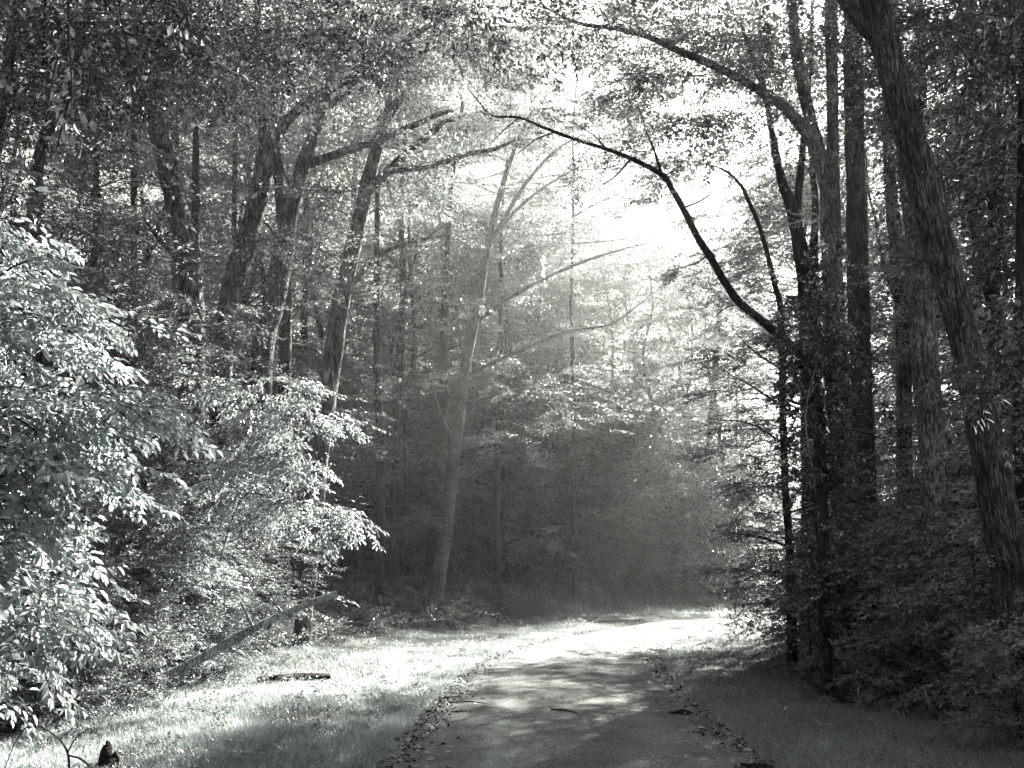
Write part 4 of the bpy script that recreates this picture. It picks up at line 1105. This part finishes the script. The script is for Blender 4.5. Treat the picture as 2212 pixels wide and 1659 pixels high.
overhead('leafy dark bough filling the top left of the view', 'overhanging_bough', [(130, 10, 10, 1.5, 1.5, .6, 90), (400, 0, 11, 1.7, 1.5, .6, 110), (300, 120, 12, 1.6, 1.5, .6, 70), (90, 200, 11, 1.1, 1.5, .6, 50), (480, 140, 13, 1.4, 1.4, .5, 40)], 120, 10, S_MIDS, 1.0)
overhead('leafy dark bough along the top edge left of centre', 'overhanging_bough', [(700, -10, 11, 1.6, 1.5, .5, 100), (950, -10, 11, 1.5, 1.5, .45, 75), (620, 80, 12, 1.5, 1.5, .5, 60), (1130, -15, 11, 1.1, 1.2, .3, 36), (850, 70, 13, 1.3, 1.2, .4, 36)], 121, 10, S_MIDS, 1.0)
overhead('leafy dark bough hanging in the top right corner', 'overhanging_bough', [(2120, 20, 9, .8, 1.0, .5, 60), (2190, 180, 9, .4, 1.0, .5, 36), (1990, 20, 10, .5, .8, .3, 20)], 122, 9, S_MIDS, 1.0)

# ------------------------------------------------------------------ ground cover, grass, litter
def groundcover(name, n, x0, x1, y0, y1, ok, seed, mat, scale=1.0):
    rr = np.random.default_rng(seed)
    x = rr.uniform(x0, x1, n * 3); y = y0 + (y1 - y0) * rr.random(n * 3) ** 1.35
    l = lat(x, y)
    m = ok(x, y, l)
    x, y, l = x[m][:n], y[m][:n], l[m][:n]
    z = H(x, y, l)
    k = len(x)
    a = rr.uniform(0, 6.28, k)
    dr = np.stack([np.cos(a), np.sin(a), 0.35 + 0.4 * rr.random(k)], -1)
    gc = Geo()
    hgt = 0.02 + 0.35 * rr.random(k) ** 2
    put_sprays(gc, S_GROUND, np.stack([x, y, z + hgt * 0.6], -1), dr, scale * (0.8 + 0.7 * rr.random(k)), seed + 1, roll=.4)
    o = link(name, gc.mesh(name, [mat, M_twig]))
    return tag(o, kind='stuff')


tag(groundcover('undergrowth', 2100, -16, 0, 8, 46, lambda x, y, l: (l < -5.2) & (l > -17), 200, M_leaf), 'low leafy undergrowth covering the left bank', 'undergrowth')
tag(groundcover('undergrowth', 2300, 4, 20, 5, 36, lambda x, y, l: (l > 4.2) & (l < 14), 201, M_leaf_lit_tone), 'low shaded undergrowth under the right trees', 'undergrowth')


tag(groundcover('weeds', 900, -5, 12, 6, 30, lambda x, y, l: (np.abs(l) > 1.7) & (np.abs(l) < 5), 203, M_leaf, .45), 'low broad-leaved weeds scattered through the verge grass', 'weeds')


def grass(name, label, n, ok, seed, x0, x1, y0, y1, hmin, hmax, pw=2.0):
    rr = np.random.default_rng(seed)
    y = y0 * (y1 / y0) ** (rr.random(n) ** 0.9)
    half = 0.66 * y + 1.0
    x = rr.uniform(-1, 1, n) * half
    l = lat(x, y)
    patch = vnoise2(x * 0.9 + 200, y * 0.9 + 200, seed) * 0.5 + 0.5
    m = ok(x, y, l) & (x > x0) & (x < x1) & (rr.random(n) < 0.55 + 0.6 * patch)
    x, y, l, patch = x[m], y[m], l[m], patch[m]
    k = len(x)
    z = H(x, y, l)
    far = np.clip(y / 12, 1, 6)
    edge = np.exp(-((np.abs(l) - 1.75) / 0.25) ** 2)
    hh = rr.uniform(hmin, hmax, k) * (0.6 + 0.7 * patch + 0.5 * edge)
    w = rr.uniform(0.002, 0.0045, k) * far ** 0.9
    a = rr.uniform(0, 6.28, k)
    ln = np.stack([np.cos(a), np.sin(a), 0 * a], -1) * (hh * rr.uniform(0.15, 0.9, k))[:, None]
    b = rr.uniform(0, 6.28, k)
    sd = np.stack([np.cos(b), np.sin(b), 0 * b], -1) * w[:, None]
    p = np.stack([x, y, z - 0.01], -1)
    up = np.zeros((k, 3)); up[:, 2] = hh
    mid = p + ln * 0.35 + up * 0.6
    tip = p + ln + up * 0.95
    V = np.stack([p - sd, p + sd, mid + sd * .7, mid - sd * .7, tip], 1).reshape(-1, 3)
    idx = (np.arange(k) * 5)[:, None]
    g = Geo()
    rn = rr.random(k) * 0.6 + patch * 0.4
    g.v.append(V.astype(np.float32)); g.n = len(V)
    nr = y < 8.5
    kn = int(nr.sum())
    g.f4.append(idx[nr] + np.array([[0, 1, 2, 3]])); g.m4.append(np.zeros(kn, np.int32)); g.r4.append(rn[nr].astype(np.float32))
    f3 = np.vstack([idx[nr] + np.array([[3, 2, 4]]), idx[~nr] + np.array([[0, 1, 4]])])
    g.f3.append(f3); g.m3.append(np.zeros(k, np.int32)); g.r3.append(np.concatenate([rn[nr], rn[~nr]]).astype(np.float32))
    o = link(name, g.mesh(name, [M_grass]))
    return tag(o, label, 'grass', kind='stuff')


def lo_(y): return 5.6 + 0.5 * vnoise(y * 0.4 + 50, 8)


grass('grass', 'rough grass verge left of the gravel road', 1050000, lambda x, y, l: (l < -1.45 - 0.12 * np.abs(vnoise(y * 3 + 5, 70))) & (l > -lo_(y) - .3), 210, -12, 60, 5.2, 40, .035, .10)
grass('grass', 'rough grass verge right of the gravel road', 560000, lambda x, y, l: (l > 1.45 + 0.12 * np.abs(vnoise(y * 3 + 8, 71))) & (l < 5.2), 211, 0, 60, 5.2, 45, .035, .10)
grass('grass', 'pale meadow grass beyond the bend of the road', 60000, lambda x, y, l: (l < -1.6) & (l > -17) & (y > 34), 212, -8, 80, 30, 64, .15, .35)

# pebbles pressed into the gravel
rr = np.random.default_rng(300)
k = 15000
yy = 5.5 * (30 / 5.5) ** rr.random(k); ll = rr.uniform(-1.6, 1.6, k)
kk = np.array([np.argmin(np.abs(RC[:, 1] - v)) for v in yy])
px, py = RC[kk, 0] + ll * RT[kk, 1], yy - ll * RT[kk, 0]
octv = np.array([(1, 0, 0), (0, 1, 0), (-1, 0, 0), (0, -1, 0), (0, 0, .7), (0, 0, -.4)], float)
octf = np.array([(0, 1, 4), (1, 2, 4), (2, 3, 4), (3, 0, 4)])
sz = rr.uniform(.002, .007, k) * np.clip(yy / 9, 1, 2.5)
V = octv[None] * sz[:, None, None] * (0.7 + 0.6 * rr.random((k, 6, 1))) + np.stack([px, py, 0.014 + 0.045 * (1 - (ll / 1.62) ** 2)], -1)[:, None, :]
g = Geo()
g.add(V.reshape(-1, 3), (octf[None] + (np.arange(k) * 6)[:, None, None]).reshape(-1, 3), 0)
tag(link('pebbles', g.mesh('pebbles', [M_stone])), 'loose pebbles lying on the gravel road', 'gravel', kind='stuff')

# fallen leaves along both road edges: the nearest ones are objects of their own
DRYM = [leaf_mesh('fallen_leaf', 0.075, .7, M_dry), leaf_mesh('fallen_leaf', 0.06, .6, M_dry), leaf_mesh('fallen_leaf', 0.05, .8, M_rot)]
for side, cnt, lab in ((-1, 120, 'curled dry leaf on the left edge of the gravel road'), (1, 60, 'curled dry leaf on the right edge of the gravel road')):
    for a in range(cnt):
        y = rr.uniform(6.3, 13.5) if side < 0 else rr.uniform(6.3, 15)
        l = side * (1.5 - abs(rr.normal()) * 0.22 + 0.08)
        kq = int(np.argmin(np.abs(RC[:, 1] - y)))
        x = RC[kq, 0] + l * RT[kq, 1]; y2 = y - l * RT[kq, 0]
        o = link('fallen_leaf', DRYM[int(rr.integers(3))], None, (x, y2, 0.035 + 0.01 * rr.random()))
        o.rotation_euler = (rr.uniform(-.6, .6), rr.uniform(-.5, .5), rr.uniform(0, 6.28))
        s = rr.uniform(.6, 1.3); o.scale = (s, s, s)
        tag(o, lab, 'leaf', 'dry leaves on the ' + ('left' if side < 0 else 'right') + ' road edge')
g = Geo()
k = 2600
yy = 5.5 * (26 / 5.5) ** rr.random(k); sd = rr.choice([-1, 1], k, p=[.6, .4]); ll = sd * (1.62 - np.abs(rr.normal(size=k)) * .16 + .05)
kk = np.array([np.argmin(np.abs(RC[:, 1] - v)) for v in yy])
px, py = RC[kk, 0] + ll * RT[kk, 1], yy - ll * RT[kk, 0]
u = rr.normal(size=(k, 3)); u[:, 2] *= .25; u /= np.linalg.norm(u, axis=1)[:, None]
n = rr.normal(size=(k, 3)) * .4; n[:, 2] = 1; n -= u * np.sum(n * u, 1)[:, None]; n /= np.linalg.norm(n, axis=1)[:, None]
S = rr.uniform(.025, .06, k)
V, F_, per = leaf_verts(np.stack([px, py, 0.03 + 0.02 * rr.random(k)], -1), u, n, S, S * .6, .2, 6)
hf = rr.random(k) < .55
g.add(V, F_, 0, np.repeat(rr.random(k), per))
me = g.mesh('leaf_litter', [M_dry, M_rot])
me.polygons.foreach_set('material_index', np.repeat(hf, per).astype(np.int32))
tag(link('leaf_litter', me), 'dark leaf litter and crumbs lining both road edges', 'leaf litter', kind='stuff')

# dark clods at the right road edge
def clod(name, label, px_, py_, size, seed, mat=None):
    d = FPX * 1.6 / (py_ - 1240)
    p = P(px_, py_, d)
    z = max(h1(p[0], p[1]), 0.02)
    t = thing(name, label, 'clod', (p[0], p[1], z))
    rr = np.random.default_rng(seed)
    for q in range(7):
        g = Geo()
        a, b = np.meshgrid(np.linspace(0, np.pi, 7), np.linspace(0, 2 * np.pi, 10, endpoint=False), indexing='ij')
        rad = size * (0.25 + 0.3 * rr.random()) * (1 + 0.35 * rr.normal(size=a.shape) * np.sin(a))
        V = np.stack([rad * np.sin(a) * np.cos(b) * 1.3, rad * np.sin(a) * np.sin(b), rad * np.cos(a) * .5], -1)
        V += np.array([rr.normal() * size * .6, rr.normal() * size * .25, size * .08])
        i_, j_ = np.meshgrid(np.arange(6), np.arange(10), indexing='ij'); j2 = (j_ + 1) % 10
        g.add(V.reshape(-1, 3), np.stack([i_ * 10 + j_, (i_ + 1) * 10 + j_, (i_ + 1) * 10 + j2, i_ * 10 + j2], -1).reshape(-1, 4))
        link('lump', g.mesh('lump', [mat or M_rot]), t)


clod('earth_clod', 'black lump of earth at the right road edge near the bottom', 1635, 1625, .12, 1)
clod('earth_clod', 'small black clod where the right verge meets the road halfway up', 1468, 1520, .09, 2)
clod('earth_clod', 'small dark clod lying on the gravel left of the middle', 1022, 1478, .07, 3)
clod('earth_clod', 'flat dark clod lying on the gravel nearest the left verge', 995, 1518, .08, 4)


# ------------------------------------------------------------------ dead wood
def log(name, label, pts, rads, mat, seed, ridge=.004, knots=(), nseg=24, cat='log'):
    base = np.array(pts[0], float)
    t = thing(name, label, cat, tuple(base))
    g = Geo()
    tube(g, np.array(pts) - base, rads, nseg, per=12, rough=.07, ridge=ridge, seed=seed)
    link('stem', g.mesh('stem', [mat], smooth=True), t)
    for (a, b, ra) in knots:
        gk = Geo()
        tube(gk, np.array([a, b]) - base, [ra, ra * .6], 8, per=3, seed=seed)
        link('stub', gk.mesh('stub', [mat], smooth=True), t)
    return t


dL = 11.5
lp = [P(345, 1468, dL - .3), P(440, 1420, dL), P(540, 1362, dL + .2), P(640, 1315, dL + .5), P(728, 1283, dL + .7)]
log('leaning_log', 'long bare fallen log propped up at a slant over the left shrubs', lp, [.062, .058, .054, .048, .050], M_log, 5,
    knots=[(P(545, 1352, dL + .2), P(520, 1300, dL + .1), .02), (P(610, 1325, dL + .4), P(600, 1310, dL + .35), .02)])
dl2 = 13.2
pa, pb_ = P(560, 1452, dl2), P(712, 1421, dl2 + 1.0)
log('rotting_log', 'short dark rotting log lying in the sunlit grass', [(pa[0], pa[1], h1(pa[0], pa[1]) + .06), ((pa[0] + pb_[0]) / 2, (pa[1] + pb_[1]) / 2, h1((pa[0] + pb_[0]) / 2, (pa[1] + pb_[1]) / 2) + .09), (pb_[0], pb_[1], h1(pb_[0], pb_[1]) + .08)], [.05, .065, .05], M_rot, 6)

# jagged black stump with a hole through it
sx, sy = P(232, 1640, 7.4)[:2]
sz0 = h1(sx, sy)
t = thing('broken_stump', 'jagged black rotten stump standing in the lower left grass', 'stump', (sx, sy, sz0))
rr = np.random.default_rng(12)
for (x0, x1, hh, nm) in ((-.075, -.015, .20, 'shard'), (-.03, .03, .235, 'shard'), (.03, .075, .15, 'shard'), (-.05, .07, .14, 'shard')):
    g = Geo()
    cx_ = (x0 + x1) / 2; w_ = (x1 - x0) / 2
    pts = [(cx_ - w_ * .4, 0.02 * rr.normal(), -.05 if nm == 'shard' and x0 < 0 else .06), (cx_, .02 * rr.normal(), hh * .45), (cx_ + w_ * .3 * rr.normal(), 0, hh * .8), (cx_ + .012 * rr.normal(), 0, hh)]
    tube(g, pts, [w_ * 1.1, w_ * 1.15, w_ * .8, w_ * .15], 12, per=6, rough=.35, ridge=.006, seed=int(hh * 1000))
    link(nm, g.mesh(nm, [M_rot]), t)

# thin bare brambles arching in the grass beside the stump
t = thing('bare_bramble', 'thin bare arching twigs in the bright grass left of the stump', 'twig', (P(150, 1650, 7.2)[0], 7.2, 0))
base = np.array(t.location)
for pts in ([(150, 1680, 5), (146, 1625, 5), (120, 1590, 3), (80, 1565, 2), (60, 1560, 1)], [(60, 1562, 2), (30, 1610, 2), (10, 1660, 2)], [(146, 1628, 3), (160, 1600, 3), (190, 1575, 2), (215, 1590, 1)],
            [(150, 1632, 4), (175, 1640, 4), (200, 1660, 4)], [(80, 1565, 2), (40, 1580, 2), (0, 1590, 1)]):
    g = Geo()
    tube(g, np.array([P(a, b, 7.0) for a, b, c in pts]) - base, [W(b, 7.2, c) / 2 for a, b, c in pts], 6, per=6)
    link('twig', g.mesh('twig', [M_bark_dark], smooth=True), t)

# brush heap right of the road
BR = [([(1745, 1470, 9), (1800, 1500, 10), (1830, 1530, 9)], 'dark'), ([(1806, 1408, 10), (1830, 1440, 12), (1860, 1470, 11)], 'pale'), ([(1790, 1380, 5), (1830, 1430, 6), (1880, 1475, 5)], 'pale'),
      ([(1780, 1480, 4), (1810, 1520, 4), (1818, 1545, 3)], 'pale'), ([(1860, 1470, 4), (1862, 1430, 4), (1874, 1400, 3)], 'pale'), ([(1855, 1480, 4), (1852, 1530, 4), (1830, 1545, 3)], 'pale'),
      ([(1780, 1520, 6), (1830, 1522, 7), (1853, 1528, 5)], 'dark'), ([(1800, 1450, 10), (1850, 1452, 12), (1900, 1465, 9)], 'dark'), ([(1960, 1395, 8), (1990, 1402, 9), (2018, 1405, 8)], 'dark'), ([(1955, 1393, 4), (1985, 1395, 5), (2010, 1400, 4)], 'pale')]
LAB = ['dark bough lying lowest left in the right brush heap', 'pale broken bough slanting in the right brush heap', 'long thin pale stick crossing the brush heap', 'forked pale twig pointing at the road from the heap', 'thin pale twig standing upright in the heap', 'bent pale twig at the foot of the heap',
       'dark stick lying along the front of the heap', 'thick dark bough at the heart of the heap', 'dark fallen bough before the pale trunk', 'pale strip of bark on the fallen bough before the pale trunk']
for k, ((pts, c), lab) in enumerate(zip(BR, LAB)):
    d = 12.0 if k < 8 else 12.2
    w3 = []
    for a, b, c_ in pts:
        p = P(a, b, d - .3 * (k % 3)); p[2] = max(p[2], h1(p[0], p[1]) + .01); w3.append(p)
    log('fallen_branch', lab, w3, [W(b, d, c_) / 2 for a, b, c_ in pts], M_bark if c == 'pale' else M_bark_dark, 60 + k, ridge=.001, nseg=10, cat='branch')
log('broken_snag', 'pale splintered snag leaning before the pale straight trunk', [P(2040, 1565, 9.4), P(2012, 1530, 9.3), P(1992, 1480, 9.3)], [.03, .028, .012], M_wood, 80, nseg=12, cat='snag')
for k, (a, b, c_, lab) in enumerate([((975, 1500), (1050, 1505), 5, 'short dark stick lying across the left of the gravel'), ((940, 1493), (1000, 1490), 5, 'dark stick on the gravel beside the left verge'), ((970, 1640), (1045, 1645), 4, 'curved thin twig lying on the gravel at the bottom'),
                                      ((1190, 1520), (1250, 1528), 4, 'thin dark twig near the middle of the gravel'), ((1395, 1415), (1430, 1412), 5, 'dark twig lying at the right road edge near the far shade')]):
    def onroad(px_, py_):
        d_ = FPX * 1.6 / (py_ - 1240); p = P(px_, py_, d_); return np.array([p[0], p[1], road_z(p[0], p[1]) + .012])
    A, B_ = onroad(*a), onroad(*b)
    mid = (A + B_) / 2 + np.array([0, .03, .01])
    log('fallen_twig', lab, [A, mid, B_], [.008, .01, .005], M_rot, 90 + k, ridge=0, nseg=6, cat='twig')

# ------------------------------------------------------------------ air
me = bpy.data.meshes.new('haze')
x0, x1, y0, y1, z0, z1 = -165, 205, -55, 255, -1.8, 36
vs = [(x0, y0, z0), (x1, y0, z0), (x1, y1, z0), (x0, y1, z0), (x0, y0, z1), (x1, y0, z1), (x1, y1, z1), (x0, y1, z1)]
me.from_pydata(vs, [], [(0, 3, 2, 1), (4, 5, 6, 7), (0, 1, 5, 4), (1, 2, 6, 5), (2, 3, 7, 6), (3, 0, 4, 7)])
m, tnt = newmat('haze')
out = tnt.nodes.new('ShaderNodeOutputMaterial')
pv = tnt.nodes.new('ShaderNodeVolumePrincipled')
pv.inputs['Color'].default_value = (0.92, 0.95, 0.97, 1)
pv.inputs['Density'].default_value = HAZE_DENSITY
pv.inputs['Anisotropy'].default_value = 0.78
tnt.links.new(pv.outputs[0], out.inputs['Volume'])
me.materials.append(m)
o = link('haze', me)
tag(o, 'thin morning haze filling the air of the wood', 'haze', kind='stuff')

ORD = ['leftmost', 'second', 'third', 'fourth', 'fifth', 'sixth', 'seventh', 'eighth', 'ninth', 'tenth', 'eleventh', 'twelfth']


def px_of(o):
    x, y, z = o.location
    return x / max(.1, y)


for grp, a in (('slender trunks deep in the left woods', 'slender dark trunk deep in the left woods'), ('sparse glowing trees in the gap', 'sparse tree with glowing leaves over the bend'),
               ('dense leafy trees left of the bend', 'dense dark leafy tree left of the bright bend'), ('thin-leaved trees in the bright gap', 'tall thin-leaved tree far behind the bend'),
               ('leafy trees beside the right verge', 'leafy tree behind the trunks by the right verge'), ('pale young trees behind the left shrubs', 'pale young tree behind the left shrubs'),
               ('very tall trees at the outer bend', 'very tall tree behind the right trunks'), ('dense dark trees behind the right trunks', 'dense dark tree behind the right trunks'),
               ('tall dark bushes among the right trunks', 'tall dark bush among the right trunks'), ('drooping beeches behind the field', 'beech with broad drooping sprays behind the field'), ('tall leafy trees in the haze', 'tall leafy tree in the haze left of the bend')):
    ms = sorted([o for o in bpy.data.objects if o.get('group') == grp], key=px_of)
    for k, o in enumerate(ms):
        o['label'] = a + (', ' + ORD[k] + (' of its row' if k == 0 else ' from the left') if k < 12 else '')

tris = sum(len(m_.loop_triangles) or (len(m_.loops) - 2 * len(m_.polygons)) for m_ in bpy.data.meshes)
print('TRIS', tris, 'OBJECTS', len(bpy.data.objects))
